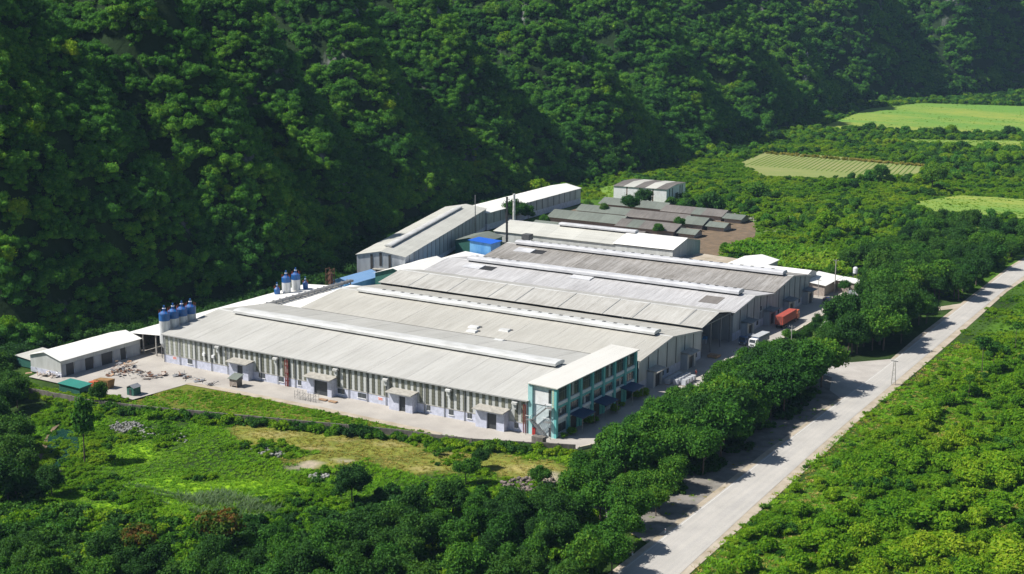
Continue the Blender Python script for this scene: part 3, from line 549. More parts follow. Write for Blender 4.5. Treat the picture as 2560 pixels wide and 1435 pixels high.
# ------------------------------------------------------------------ other sheds: a general gabled building on a rotated rectangle
def gshed(name, label, A, Bp, C, e, r, roof, wall, cat='shed', ov=.5, bay=6., strips=0., plinth=0., vt=None, group=None, open_=False, wall_t=.2, doors=(), posts=0, smat='dark_strip', slope='gable', verge=None):
    """A and Bp: the near end's two corners, C: far corner beyond Bp; the ridge runs from the near end to the far end"""
    A, Bp, C = Vector((*A, 0)), Vector((*Bp, 0)), Vector((*C, 0)); wv = (Bp-A); W = wv.length; wv.normalize(); lv = Vector((-wv.y, wv.x, 0))
    if lv.dot(C-Bp) < 0: lv = -lv
    L = abs((C-Bp).dot(lv)); ang = math.atan2(lv.y, lv.x); mid = A+wv*W/2
    root = thing(name, label, cat, (mid.x, mid.y, 0), group, ang, local=True)
    # local frame: x along the length from the near end, y across
    hw = W/2; sl_ = (r-e)/(W if slope == 'mono' else hw); n_ = max(1, round((L+2*ov)/bay)); w_ = (L+2*ov)/n_
    for k in range(n_):
        a = -ov+k*w_; b_ = a+w_+.1*(k < n_-1); dz = .025*(k % 2)
        for s_ in ((1,) if slope == 'mono' else (-1, 1)):
            if slope == 'mono': q = [(a, -hw-ov, e-sl_*ov+dz), (b_, -hw-ov, e-sl_*ov+dz), (b_, hw+ov, r+sl_*ov+dz), (a, hw+ov, r+sl_*ov+dz)]
            else:
                q = [(a, s_*(hw+ov), e-sl_*ov+dz), (b_, s_*(hw+ov), e-sl_*ov+dz), (b_, s_*.01, r+dz), (a, s_*.01, r+dz)]
                if s_ > 0: q = q[::-1]
            rm = roof[k % len(roof)] if isinstance(roof, (list, tuple)) else roof
            MB().hexa(q, [(x, y, z+.07) for x, y, z in q]).build('roof_sheet', rm, root)
    def zt(y): return (e+(r-e)*(y+hw)/W) if slope == 'mono' else e+(r-e)*(1-abs(y)/hw)
    if not open_:
        for x, d in ((0, wall_t), (L, -wall_t)):
            MB().ext([(x, -hw, plinth), (x, hw, plinth), (x, hw, zt(hw)-.08)]+([(x, 0, r-.08)] if slope != 'mono' else [])+[(x, -hw, zt(-hw)-.08)], (d, 0, 0)).build('end_wall', wall, root)
            if plinth: B(min(x, x+d)-.05, max(x, x+d)+.05, -hw-.05, hw+.05, 0, plinth).build('plinth', 'plinth', root)
        for s_ in (-1, 1):
            st = strips or bay; m_ = max(1, round(L/st)); g = .28 if strips else .02
            for k in range(m_):
                a = wall_t+k*(L-2*wall_t)/m_+g*(k > 0); b_ = wall_t+(k+1)*(L-2*wall_t)/m_-g*(k < m_-1)
                B(a, b_, min(s_*hw, s_*(hw-wall_t)), max(s_*hw, s_*(hw-wall_t)), plinth, zt(s_*hw)-.1).build('wall_panel', wall, root)
                if strips and k: B(a-2*g, a, min(s_*(hw-.06), s_*(hw-wall_t)), max(s_*(hw-.06), s_*(hw-wall_t)), plinth, zt(s_*hw)-.12).build('dark_strip', smat, root)
            if plinth: B(0, L, min(s_*(hw+.05), s_*(hw-wall_t)), max(s_*(hw+.05), s_*(hw-wall_t)), 0, plinth-.01).build('plinth', 'plinth', root)
    else:
        m_ = max(2, posts)
        for s_ in (-1, 1):
            for k in range(m_+1): x = .15+(L-.3)*k/m_; B(x-.13, x+.13, s_*(hw-.25)-.13, s_*(hw-.25)+.13, 0, zt(s_*(hw-.25))).build('post', 'concrete', root)
    if vt:
        pr = [(-.5, .25), (-.5, .72), (-.34, .93), (-.12, 1.), (.12, 1.), (.34, .93), (.5, .72), (.5, .25)]
        o = MB().ext([(vt[0], a*vt[2], r+b_*vt[3]) for a, b_ in pr], (vt[1]-vt[0], 0, 0)).build('ridge_vent', vt[4] if len(vt) > 4 else 'vent_white', root)
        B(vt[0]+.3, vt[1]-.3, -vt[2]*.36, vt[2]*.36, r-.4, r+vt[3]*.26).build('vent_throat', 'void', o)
    return root, L, hw

# shed at the far left with roller doors
ls, L, hw = gshed('workshop_shed', 'small white roofed workshop at far left with open doorways', (-147, -25.8), (-135.2, -25.8), (-135.2, 2.2), 4.6, 6.1, 'roof_white', 'cladding_plain', ov=.45, plinth=1.3)
for a, b_, m_ in ((.4, 1.5, 'cladding_grey'), (1.6, 4.2, 'door_dark'), (4.5, 7.9, 'cladding_grey'), (8.1, 10.9, 'door_dark'), (11.1, 13.6, 'cladding_grey'), (13.8, 17.6, 'door_dark'), (17.9, 20.4, 'cladding_grey'), (20.6, 22.5, 'door_dark'), (22.8, 27.6, 'cladding_grey')):
    B(a, b_, -hw-.09 if m_ == 'door_dark' else -hw-.14, -hw-.06, .05, 3.3).build('door_leaf' if m_ != 'door_dark' else 'doorway', m_, ls)
gshed('lean_shed', 'little pale roofed lean-to at the left end of the workshop', (-155, -24), (-149, -24), (-149, -15), 2.3, 2.8, 'roof_shed', 'green_wall', ov=.3, slope='mono')
# white lean-to roofs left of the halls
def flat_roof(name, label, x0, x1, y0, y1, z0, z1, mat, posts=(), bay=6.):
    root = thing(name, label, 'roof', ((x0+x1)/2, (y0+y1)/2, 0)); n_ = max(1, round((y1-y0)/bay)); st = (y1-y0)/n_
    for k in range(n_):
        a, b_ = y0+k*st, y0+(k+1)*st+.1*(k < n_-1); dz = .025*(k % 2); q = [(x0, a, z0+dz), (x1, a, z1+dz), (x1, b_, z1+dz), (x0, b_, z0+dz)]
        MB().hexa(q, [(x, y, z+.07) for x, y, z in q]).build('roof_sheet', mat, root)
    for x, y in posts: B(x-.16, x+.16, y-.16, y+.16, 0, z0+(z1-z0)*(x-x0)/(x1-x0)-.02).build('post', 'concrete', root)
    return root
lt = flat_roof('lean_to_roof', 'long white lean-to roof along the left ends of the halls', -140.6, -124.3, 2.6, 80, 5.4, 6.6, 'roof_white', [(x, y) for x in (-140, -135, -130) for y in (3.2, 20, 40, 60, 79)])
B(-141, -140.8, 4, 79.5, 0, 5.2).build('back_wall', 'wall_old', lt)
flat_roof('lean_to_roof', 'smaller white roof filling the gap behind the nearest hall', -123.9, -112.6, 44.7, 82.9, 6.5, 6.9, 'roof_white', [(-123, 82), (-118, 82)])
cv = thing('conveyor_duct', 'grey ribbed conveyor duct running between the two white roofs', 'conveyor', (-126, 60, 0))
B(-126.5, -125.2, 41, 86, 6.95, 7.6).build('duct', 'steel', cv)
for i in range(15): B(-126.6, -125.1, 42+i*3, 42.35+i*3, 6.9, 7.85).build('duct_rib', 'frame_grey', cv)
for y in (45, 60, 75, 85): B(-126, -125.7, y, y+.3, 0, 6.94).build('duct_leg', 'steel', cv)
# silos
def silo(x, y, rad, zb, zt, label, group=None, blue=.3, taper=False, allblue=False):
    s_ = thing('silo', label, 'silo', (x, y, 0), group); zs = zt-(zt-zb)*blue
    prof = [(rad*.25, zb-2.), (rad, zb), (rad, zs)] if not taper else [(rad*.3, zb-2.5), (rad*.95, zb+2), (rad, zs)]
    MB().lathe((x, y, 0), prof, 20).build('shell', 'silo_blue' if allblue else 'silo_white', s_, smooth=False)
    MB().lathe((x, y, 0), [(rad*1.015, zs), (rad*1.015, zt), (rad*.45, zt+.55)], 20).build('blue_band', 'silo_blue', s_)
    f_ = MB().lathe((x, y, 0), [(rad*.28, zt+.5), (rad*.28, zt+1.3), (rad*.16, zt+1.35), (rad*.16, zt+2.2)], 10).build('top_filter', 'silo_blue', s_)
    MB().lathe((x, y, 0), [(rad*.34, zt+1.3), (rad*.34, zt+1.42)], 10).build('filter_flange', 'white_paint', f_)
    for k in range(8): a = k*math.pi/4; MB().tube((x+rad*.95*math.cos(a), y+rad*.95*math.sin(a), zt), (x+rad*.95*math.cos(a), y+rad*.95*math.sin(a), zt+1.), .035, n=4).build('rail_post', 'orange', s_)
    for k in range(4): a = k*math.pi/2+.4; MB().tube((x+rad*.8*math.cos(a), y+rad*.8*math.sin(a), .03), (x+rad*.8*math.cos(a), y+rad*.8*math.sin(a), zb+.3), .13, n=6).build('leg', 'steel', s_)
for i, nm in enumerate(('nearest', 'second', 'third', 'farthest')):
    silo(-126., 2.9+i*3.35, 1.5, 4.5, 12.9, f'{nm} of the four blue topped white silos at the nearest hall corner', 'four silos at the left end', .24)
silo(-136.0, 65.4, 1.4, 6.3, 10.8, 'left one of the twin tapered silos standing among the white roofs', 'twin silos', .34); silo(-135.6, 69.6, 1.4, 6.3, 11.1, 'right one of the twin tapered silos standing among the white roofs', 'twin silos', .34)
silo(-137.4, 62.6, .95, 6.1, 7.4, 'small all blue hopper left of the twin silos', allblue=True); silo(-134.4, 72.8, .85, 6.2, 7.8, 'small all blue hopper right of the twin silos', allblue=True)
# steel tower beside the blue shed
tw = thing('steel_tower', 'rusty open steel tower beside the blue roofed shed', 'tower', (*g2(826, 716, 3.), 0)); tx, ty, _ = OFF[tw]
for dx in (-1, 1):
    for dy in (-1, 1): MB().tube((tx+dx, ty+dy, 0), (tx+dx, ty+dy, 9.2), .13, n=6).build('leg', 'rust', tw)
for z in (3, 5, 7, 9):
    for dx in (-1, 1): MB().tube((tx+dx, ty-1, z), (tx+dx, ty+1, z), .09, n=5).build('brace', 'rust', tw); MB().tube((tx-1, ty+dx, z-2), (tx+1, ty+dx, z), .09, n=5).build('brace', 'rust', tw)
B(tx-.7, tx+.7, ty-.7, ty+.7, 4, 7.6).build('hoist', 'rust', tw)
gshed('blue_shed', 'little shed with pale blue roof and blue gable left of the halls', (-140.6, 93.6), (-132.6, 93.6), (-132.6, 110), 4.0, 5.6, 'roof_blue', 'blue_wall', ov=.5, open_=False)
gshed('white_shed', 'white hipped shed between the blue shed and the halls', (-130.4, 104.4), (-114.5, 104.4), (-114.5, 129), 6.2, 8.6, 'roof_white', 'green_wall', ov=.6)
# long sheds behind
lg, L, hw = gshed('long_shed', 'long grey green shed at the mountain foot with raised ridge vent', (-146.7, 115.4), (-129.9, 120.8), (-163, 226), 9., 10.5, 'roof_shed', 'cladding_grey', 'shed', ov=.4, strips=5.2, plinth=1.6, vt=(8, 100, 2.6, .9))
for y in (-2.9, 2.9): B(-.12, -.02, y*1.15-.45, y*1.15+.45, 1.7, 9.3).build('dark_strip', 'dark_strip', lg)
B(-.12, -.02, -.45, .45, 5.3, 10).build('dark_strip', 'dark_strip', lg)
B(-1.9, -.05, -2.6, 2.6, 4.2, 4.45).build('canopy', 'canopy', lg); B(-.16, -.05, -1.7, 1.7, .05, 4.).build('doorway', 'door_dark', lg)
gshed('white_long_shed', 'very long white roofed shed beyond the grey green shed', (-178, 224), (-162.2, 224.5), (-157.5, 311), 7.4, 9.0, 'roof_white', 'cladding_grey', ov=.4, strips=5.4, plinth=2.6)
h8 = thing('storage_hall', 'separate pale hall behind the joined halls, short ridge vent', 'storage hall', (-100, 204, 0))
sheets(h8, -138, -85.5, 191.8, 216.2, 7, 9.5, 'roof_shed', ov=(.5, .5)); sheets(h8, -85.1, -61, 191.8, 216.2, 7.35, 9.8, 'roof_white_y', ov=(.5, .5))
vent(h8, -115, -81.8, 204, 9.6, wd=3.4, h=1.2, mat='vent_lilac')
B(-138, -61, 191.8, 192.05, 0, 6.9).build('front_wall', 'cladding_plain', h8); gable(h8, -61, 191.8, 216.2, 7.35, 9.8, 1, 6.2, 'cladding_grey', strip=.05, plinth=1.)
B(-138, -61.3, 215.9, 216.1, 0, 6.9).build('back_wall', 'cladding_plain', h8); gable(h8, -138, 191.8, 216.2, 7, 9.5, -1)
B(-60.9, -57, 196, 203, 3.3, 3.5).build('side_canopy', 'canopy_grey', h8)
gshed('boiler_house', 'low green walled boiler house with weathered grey roof', (-143.7, 172.8), (-131.6, 174), (-132, 190), 5.6, 7, 'roof_green', 'green_wall', ov=.5)
bb, L, hw = gshed('blue_building', 'bright blue box building with flat vivid blue roof', (-127.6, 158.4), (-118.4, 158.4), (-118.4, 165), 9., 9.4, 'roof_bright_blue', 'blue_wall', 'building', ov=.6, slope='mono')
gshed('pale_annex', 'pale blue low annex roof in front of the bright blue building', (-128.5, 140), (-112.6, 140), (-112.6, 157), 4.2, 5.2, 'roof_white', 'blue_wall', 'annex', ov=.3, slope='mono')
mch = thing('dust_collector', 'dark dust collector machine beside the black chimney', 'machine', (-113.4, 176, 0))
for dx, dy in ((-1.2, -1.2), (1.2, -1.2), (1.2, 1.2), (-1.2, 1.2)): MB().tube((-113.4+dx, 176+dy, 0), (-113.4+dx, 176+dy, 8.4), .12, n=6).build('leg', 'steel', mch)
B(-115, -111.8, 174.4, 177.6, 8.4, 10.4).build('housing', 'hatch', mch); MB().tube((-113.4, 176, 4.4), (-113.4, 176, 8.4), .4, 1.3, 8).build('hopper', 'steel', mch)
for px, base, top, r_, m_, lab in ((1250, (-121.5, 174.5), 495, .42, 'black_pipe', 'thin black chimney rising behind the bright blue building'), (1283, (-146, 219.6), 487, .55, 'white_pipe', 'tall white chimney behind the pale storage hall'), (1210, (-156.2, 206), 490, .2, 'steel', 'thin grey mast beside the long grey green shed')):
    lo, hi = 5., 60.
    for _ in range(40):
        mid = (lo+hi)/2
        if pix((*base, mid))[1] > top: lo = mid
        else: hi = mid
    ch = thing('chimney' if r_ > .3 else 'mast', lab, 'chimney' if r_ > .3 else 'mast', (*base, 0))
    MB().tube((*base, 0), (*base, lo), r_*1.15, r_*.9, 12).build('shaft', m_, ch); MB().tube((*base, lo), (*base, lo+.35), r_*1.1, r_*1.1, 12).build('cap', m_, ch)
    for z in (lo*.35, lo*.6, lo*.85): MB().tube((*base, z), (*base, z+.15), r_*1.35, r_*1.35, 12).build('flange', m_, ch)
# white block building and low sheds at the back
bk, L, hw = gshed('block_building', 'tall boxy white building with dark vertical strips at the back', (-128.8, 329), (-131.5, 356), (-158, 352), 7.4, 8.2, ['roof_old', 'roof_shed'], 'white_paint', 'building', ov=.4, strips=7.2, smat='rust')
for y in (-9, -6, 5, 9): B(-.1, .02, y, y+.9, 2.4, 7).build('dark_strip', 'dark_strip', bk)
B(-.16, -.01, -3, 1, .05, 4).build('doorway', 'door_dark', bk)
GR = 'rows of low old farm sheds'
def farm(label, x0, x1, y0, y1, e, r, roofs, n_=None):
    o, L, hw = gshed('farm_shed', label, (x1, y0), (x1, y1), (x0, y1), e, r, roofs, 'brick_pale', 'farm shed', ov=.9, bay=5.5, group=GR); return o
farm('long low shed nearest the storage hall, worn grey roof', -145, -95, 231, 243, 2.4, 4.2, ['roof_old']*6+['roof_green']*3)
farm('green roofed left stretch of the second farm shed', -151, -117, 257, 270, 2.6, 4.8, 'roof_green')
farm('dark old roofed right stretch of the second farm shed', -116, -90, 254, 267, 2.4, 4.3, ['roof_old', 'roof_old', 'roof_old', 'roof_green'])
farm('small green roofed shed half hidden by bushes in third row', -150, -125, 281, 291, 2.4, 4.2, 'roof_green')
farm('grey brown roofed shed in the third row', -123, -96, 277, 289, 2.6, 4.6, 'roof_old'); farm('short green roofed end shed of the third row', -95, -86.5, 275, 287, 2.4, 4.4, 'roof_green')
farm('green roofed shed under the tall tree in the last row', -150, -118, 303, 314, 2.6, 4.6, 'roof_green'); farm('brown roofed right stretch of the last farm shed row', -117, -88.5, 300, 312, 2.4, 4.2, ['roof_old', 'roof_old', 'roof_green', 'roof_old'])
farm('little green shelter at the right end of the last row', -86.5, -79, 299, 308, 2., 3.2, 'roof_green'); farm('little green shelter at the right end of the third row', -84.5, -77, 276, 284, 2., 3.2, 'roof_green')
farm('small dark shelter at the right end of the second row', -88, -81, 255, 263, 1.8, 3., 'roof_green')
# small roofs behind the right end of the halls
gshed('white_annex', 'white roof wedge behind the rearmost hall', (-38.5, 184), (-26, 184), (-26, 206), 5., 6.2, 'roof_white', 'cladding_grey', 'annex', ov=.5)
gshed('brown_annex', 'flat brown roofed annex next to the storage hall', (-58.5, 190), (-41, 190), (-41, 210), 2.8, 3.3, 'dirt', 'wall_old', 'annex', ov=.2, slope='mono')
gshed('white_annex', 'white gabled annex at the right end of the rearmost hall', (-24, 177), (-24, 189), (-5.5, 189), 6., 7.4, 'roof_white_y', 'cladding_grey', 'annex', ov=.4)
gshed('gate_house', 'white roofed gate house at the end of the yard', (-6.8, 178.5), (1.2, 178.5), (1.2, 196), 3.7, 4.5, 'roof_white', 'brick_pale', 'gate house', ov=.5, slope='mono')
gshed('gate_house', 'narrow white roofed gate shelter beside a water tank', (2.4, 189), (11, 189), (11, 196), 3.2, 3.7, 'roof_white', 'brick_pale', 'gate house', ov=.4, slope='mono')
wt = thing('water_tank', 'small white water tank on a stand by the gate house', 'water tank', (4.6, 200, 0))
MB().lathe((4.6, 200, 0), [(.8, 4.6), (.85, 6.4), (.4, 6.8)], 14).build('tank', 'tank_white', wt)
for dx, dy in ((-.6, -.6), (.6, -.6), (.6, .6), (-.6, .6)): MB().tube((4.6+dx, 200+dy, 0), (4.6+dx, 200+dy, 4.6), .08, n=6).build('leg', 'steel', wt)
# ------------------------------------------------------------------ perimeter walls
def wall_run(name, label, pts, h, t, mat, seg=4.):
    root = thing(name, label, 'wall', (*pts[0], 0))
    for (x1, y1), (x2, y2) in zip(pts[:-1], pts[1:]):
        d = Vector((x2-x1, y2-y1, 0)); L = d.length; d.normalize(); n_ = Vector((-d.y, d.x, 0))*t/2; k = max(1, round(L/seg))
        for i in range(k):
            a = Vector((x1, y1, -.3))+d*(L*i/k+.02); b_ = Vector((x1, y1, -.3))+d*(L*(i+1)/k-.02); q = [a-n_, b_-n_, b_+n_, a+n_]
            hh = h+.3+rs.uniform(-.05, .05); MB().hexa([tuple(p) for p in q], [(p.x, p.y, p.z+hh) for p in q]).build('wall_panel', mat, root)
            MB().box(a.x-.16, a.x+.16, a.y-.16, a.y+.16, -.3, h+.12).build('pier', mat, root)
    return root
wall_run('perimeter_wall', 'weathered grey boundary wall below the front yard', [(-112, -39), (-98.2, -36.2), (-61, -25.4), (-32.2, -17.2), (-14.2, -13.6), (7.8, -4.6)], 1.35, .3, 'wall_old')
wall_run('perimeter_wall', 'low mossy wall behind the green roofed shelter', [(-140, -41), (-112, -39)], 1.5, .3, 'wall_old')
wall_run('kerb_wall', 'low cream wall between the yard and the roadside trees', [(8.2, -4), (11, 2), (11, 89)], .75, .3, 'wall_cream')
wall_run('kerb_wall', 'low cream wall along the far part of the yard', [(11, 100), (11, 200)], .75, .3, 'wall_cream')
wall_run('fence_wall', 'weathered fence beyond the farm sheds', [(-78, 312), (-70, 322), (-52, 318)], 1.6, .15, 'brick_pale')

# ------------------------------------------------------------------ front yard odds and ends
hx, hy = g2(590, 966); o = thing('wooden_hutch', 'small slatted hutch with green sloping roof in the front yard', 'hutch', (hx, hy, 0))
for i in range(5): B(hx-1.3, hx+1.3, hy-1.05, hy-.98, .5+i*.35, .72+i*.35).build('slat', 'brick_pale', o)
B(hx-1.25, hx+1.25, hy-.95, hy+1, .35, 2.2).build('body', 'wall_old', o)
q = [(hx-1.6, hy-1.4, 2.2), (hx+1.6, hy-1.4, 2.2), (hx+1.6, hy+1.4, 3.1), (hx-1.6, hy+1.4, 3.1)]; MB().hexa(q, [(a, b_, c_+.08) for a, b_, c_ in q]).build('roof', 'roof_green', o)
for dx in (-1.1, 1.1):
    for dy in (-.9, .9): B(hx+dx-.07, hx+dx+.07, hy+dy-.07, hy+dy+.07, .03, .36).build('leg', 'timber', o)
hx, hy = g2(335, 986); o = thing('green_hut', 'dark green hut with small grey gable roof by the boundary wall', 'hut', (hx, hy, 0))
B(hx-1.2, hx+1.2, hy-1.2, hy+1.2, 0, 2.1).build('body', 'green_wall', o); MB().ext([(hx-1.4, hy-1.4, 2.05), (hx, hy-1.4, 2.75), (hx+1.4, hy-1.4, 2.05), (hx, hy-1.4, 2.6)], (0, 2.8, 0)).build('roof', 'cap', o); B(hx-.4, hx+.4, hy-1.26, hy-1.19, 0, 1.7).build('door', 'door_dark', o)
o, L, hw = gshed('green_shelter', 'small open shelter with bright teal metal roof at far left', (-124.6, -35.6), (-118.2, -34.7), (-118.8, -30.4), 2.0, 2.5, 'roof_teal', 'green_wall', 'shelter', ov=.3, slope='mono')
hx, hy = g2(262, 968); o = thing('rusty_skip', 'rusty yellow steel skip beside the teal roofed shelter', 'skip', (hx, hy, 0))
MB().hexa([(hx-2.4, hy-1, .03), (hx+2.2, hy-1, .03), (hx+2.2, hy+1, .03), (hx-2.4, hy+1, .03)], [(hx-2.7, hy-1.2, 1.9), (hx+2.6, hy-1.2, 2.4), (hx+2.6, hy+1.2, 2.4), (hx-2.7, hy+1.2, 1.9)]).build('tub', 'rust_yellow', o)
for k in range(4): B(hx-2.2+k*1.35, hx-2.05+k*1.35, hy-1.28, hy-1.1, .1, 1.9).build('rib', 'rust', o)
hx, hy = g2(236, 972); o = B(hx-1., hx+1., hy-.9, hy+.9, .03, 2.).build('brick_stack', 'orange', at=(hx, hy, 0)); tag(o, 'pallet stack of orange bricks at the end of the skip', 'brick stack')
def scrap(name, label, pts, n_, rad, mats, seed, hmax=1.3):
    """a heap of bent bars, plates and broken pieces"""
    r_ = random.Random(seed); mbs = {m_: MB() for m_ in mats}; c0 = g2(*pts[0])
    for i in range(n_):
        cx, cy = g2(*r_.choice(pts)); x, y = cx+r_.gauss(0, rad), cy+r_.gauss(0, rad); z = .05+r_.random()**2*hmax; mb = mbs[r_.choice(mats)]; a = r_.random()*6.3; L = r_.uniform(.3, 2.2)
        if r_.random() < .6: mb.tube((x, y, z), (x+L*math.cos(a), y+L*math.sin(a), z+r_.uniform(-.05, .7)), r_.uniform(.04, .1), n=5)
        else:
            u_ = Vector((math.cos(a), math.sin(a), r_.uniform(-.4, .4)))*L*.5; v_ = Vector((-math.sin(a), math.cos(a), r_.uniform(-.4, .4)))*r_.uniform(.2, .6); c_ = Vector((x, y, max(z, .1)))
            mb.ext([tuple(c_-u_-v_), tuple(c_+u_-v_), tuple(c_+u_+v_), tuple(c_-u_+v_)], (0, 0, .06))
    root = thing(name, label, 'scrap', (*c0, 0))
    for m_, mb in mbs.items():
        if mb.v: o = mb.build('scrap_pieces', m_, root); o['kind'] = 'stuff'
scrap('scrap_heap', 'tangled heap of scrap metal and timber in front of the workshop', [(300, 925), (325, 918), (285, 935), (320, 930)], 75, 1.2, ['rust', 'cap', 'brick_pale', 'timber'], 1, 1.9)
scrap('scrap_heap', 'low spread of broken boards and bars at the yard corner', [(360, 940), (380, 945), (400, 940), (345, 935)], 60, 1.6, ['brick_pale', 'cap', 'rust'], 2, .6)
scrap('scrap_heap', 'pale boards leaning by the workshop end wall', [(100, 935), (120, 940), (140, 942)], 40, 1.2, ['white_paint', 'timber', 'brick_pale'], 3, 1.4)
for px, py, lab in ((447, 940, 'flat bundle of steel bars in the front yard near the hall corner'), (465, 945, 'short dark steel plates stack next to the bar bundle'), (503, 953, 'small heap of dark fittings on the front yard'), (527, 961, 'single low crate on the front yard beyond the hutch')):
    scrap('yard_scrap', lab, [(px, py)], 14, .7, ['rust', 'cap', 'steel'], px, .4)
# scaffold frames
hx, hy = g2(767, 1001); o = thing('scaffold_frame', 'pale tubular scaffold cage standing before the second doorway', 'scaffold', (hx, hy, 0))
for i in range(5):
    for dy in (-.6, .6): MB().tube((hx-3.4+i*1.7, hy+dy, .03), (hx-3.4+i*1.7, hy+dy, 2.2), .05, n=5).build('standard', 'steel', o)
for z in (.5, 1.3, 2.1):
    for dy in (-.6, .6): MB().tube((hx-3.4, hy+dy, z), (hx+3.4, hy+dy, z), .04, n=5).build('ledger', 'steel', o)
for i in range(4): MB().tube((hx-3.4+i*1.7, hy-.6, .5), (hx-1.7+i*1.7, hy-.6, 2.1), .04, n=5).build('brace', 'steel', o)
for px, py, lab in ((808, 1001, 'left stack of orange planks beside the scaffold cage'), (832, 1006, 'right stack of orange planks beside the scaffold cage')):
    hx, hy = g2(px, py); o = thing('plank_stack', lab, 'plank stack', (hx, hy, 0), 'plank stacks by the scaffold', local=True)
    for k in range(4): B(-1.2, 1.2, -.55+k*.28, -.32+k*.28, .18, .34+.03*(k % 2)).build('plank', 'timber', o)
    for x in (-.8, .8): B(x-.1, x+.1, -.6, .6, .03, .175).build('bearer', 'timber', o)
hx, hy = g2(1785, 893); o = thing('plank_stack', 'long stack of orange timber beyond the second hall gable', 'plank stack', (hx, hy, 0), local=True)
for k in range(5): B(-1.5, 1.5, -1.4+k*.56, -.9+k*.56, .2, .75+.05*(k % 2)).build('plank', 'timber', o)
for x in (-1, 1): B(x-.1, x+.1, -1.5, 1.5, .03, .195).build('bearer', 'timber', o)
hx, hy = g2(1347, 1108); o = thing('block_stack', 'stack of grey concrete blocks at the office corner of the boundary wall', 'block stack', (hx, hy, 0), local=True)
for i in range(3):
    for j in range(2):
        for k in range(3): B(-1.5+i+.02, -.5+i-.02, -.8+j*.8+.02, j*.8-.02, .03+k*.55, .03+k*.55+.53).build('block', 'wall_old', o)
# shrink wrapped pallets
pl0 = thing('wrapped_pallet', 'grey shrink wrapped pallet in the rows beside the second hall gable', 'pallet', (0, 0, 0), 'wrapped pallets in rows', local=True)
B(-.6, .6, -.6, .6, .17, 1.5).build('load', 'wrapped', pl0); B(-.62, .62, -.62, .62, 1.5, 1.56).build('top_sheet', 'truck_grey', pl0)
for y in (-.5, 0, .5): B(-.6, .6, y-.07, y+.07, .03, .165).build('runner', 'timber', pl0)
first = True
for r_ in range(3):
    for k in range(5 if r_ < 2 else 4):
        o = pl0 if first else copy_tree(pl0); first = False; o.location = (2.4+r_*2.1+rs.uniform(-.05, .05), 54.6+k*1.75+r_*.6, 0); o.rotation_euler.z = rs.uniform(-.05, .05)
# ------------------------------------------------------------------ vehicles (local x forward)
def wheel(parent, x, y, rad=.5, wd=.3):
    t = MB().tube((x, y-wd/2, rad+.03), (x, y+wd/2, rad+.03), rad, n=14).build('wheel', 'rubber', parent); s_ = 1 if y > 0 else -1
    MB().tube((x, y+s_*wd*.5, rad+.03), (x, y+s_*wd*.56, rad+.03), rad*.55, n=10).build('rim', 'steel', t)
def cab(parent, x0, x1, wd, z0, z1, mat):
    o = MB().ext([(x0, -wd/2, z0), (x1, -wd/2, z0), (x1, -wd/2, z0+(z1-z0)*.5), (x1-.25, -wd/2, z1), (x0, -wd/2, z1)], (0, wd, 0)).build('cab', mat, parent)
    MB().ext([(x1+.01, -wd*.43, z0+(z1-z0)*.54), (x1-.215, -wd*.43, z0+(z1-z0)*.95), (x1-.255, -wd*.43, z0+(z1-z0)*.95), (x1-.04, -wd*.43, z0+(z1-z0)*.54)], (0, wd*.86, 0)).build('windscreen', 'glass', o)
    for s_ in (-1, 1):
        B(x1-1.15, x1-.35, min(s_*wd*.495, s_*wd*.51), max(s_*wd*.495, s_*wd*.51), z0+(z1-z0)*.55, z0+(z1-z0)*.9).build('side_window', 'glass', o)
        B(x1-.02, x1+.06, s_*wd*.36-.16, s_*wd*.36+.16, z0+.25, z0+.5).build('headlight', 'white_paint', o)
    B(x1-.02, x1+.1, -wd*.5, wd*.5, z0-.1, z0+.16).build('bumper', 'cap', o); B(x1-.01, x1+.04, -wd*.28, wd*.28, z0+.3, z0+.7).build('grille', 'hatch', o); return o
a = G(1929, 826); b_ = G(1986, 790); ang = math.atan2(b_.y-a.y, b_.x-a.x)
tr = thing('container_truck', 'lorry carrying a red shipping container in the shaded yard', 'truck', (5.0, 127., 0), rot=R(91), local=True)
B(0, 12.2, -1.22, 1.22, 1.35, 3.95).build('container', 'truck_red', tr)
for k in range(20):
    for s_ in (-1, 1): B(.45+k*.6, .72+k*.6, min(s_*1.22, s_*1.27), max(s_*1.22, s_*1.27), 1.5, 3.8).build('container_rib', 'truck_red', tr)
for y in (-.75, -.25, .25, .75): MB().tube((-.05, y, 1.45), (-.05, y, 3.85), .035, n=5).build('lock_bar', 'steel', tr)
B(-.03, 0, -.03, .03, 1.4, 3.9).build('door_seam', 'hatch', tr); B(.1, 13.2, -.45, .45, .95, 1.34).build('chassis', 'hatch', tr)
cab(tr, 13., 15.2, 2.4, .7, 3.3, 'orange')
for x in (1.2, 2.5, 3.8, 11.6, 14.4):
    for y in (-1.05, 1.05): wheel(tr, x, y)
tr = thing('box_truck', 'white cabbed lorry with pale grey covered body facing the camera', 'truck', (7.2, 102.5, 0), rot=R(-93), local=True)
B(-7.4, -.1, -1.15, 1.15, 1.1, 3.1).build('cargo_body', 'truck_blue', tr); B(-7.5, 0, -1.22, 1.22, 3.1, 3.25).build('cargo_roof', 'truck_grey', tr); B(-7.3, 1.6, -.4, .4, .7, 1.08).build('chassis', 'hatch', tr)
cab(tr, .1, 2., 2.2, .6, 2.75, 'white_paint')
for x in (-6, -4.8, 1.1):
    for y in (-.95, .95): wheel(tr, x, y, .46)
tr = thing('flatbed_truck', 'dark blue open lorry parked beside the white cabbed one', 'truck', (3.4, 104, 0), rot=R(-92), local=True)
B(-6.4, -.1, -1.1, 1.1, 1.0, 1.15).build('load_floor', 'timber', tr)
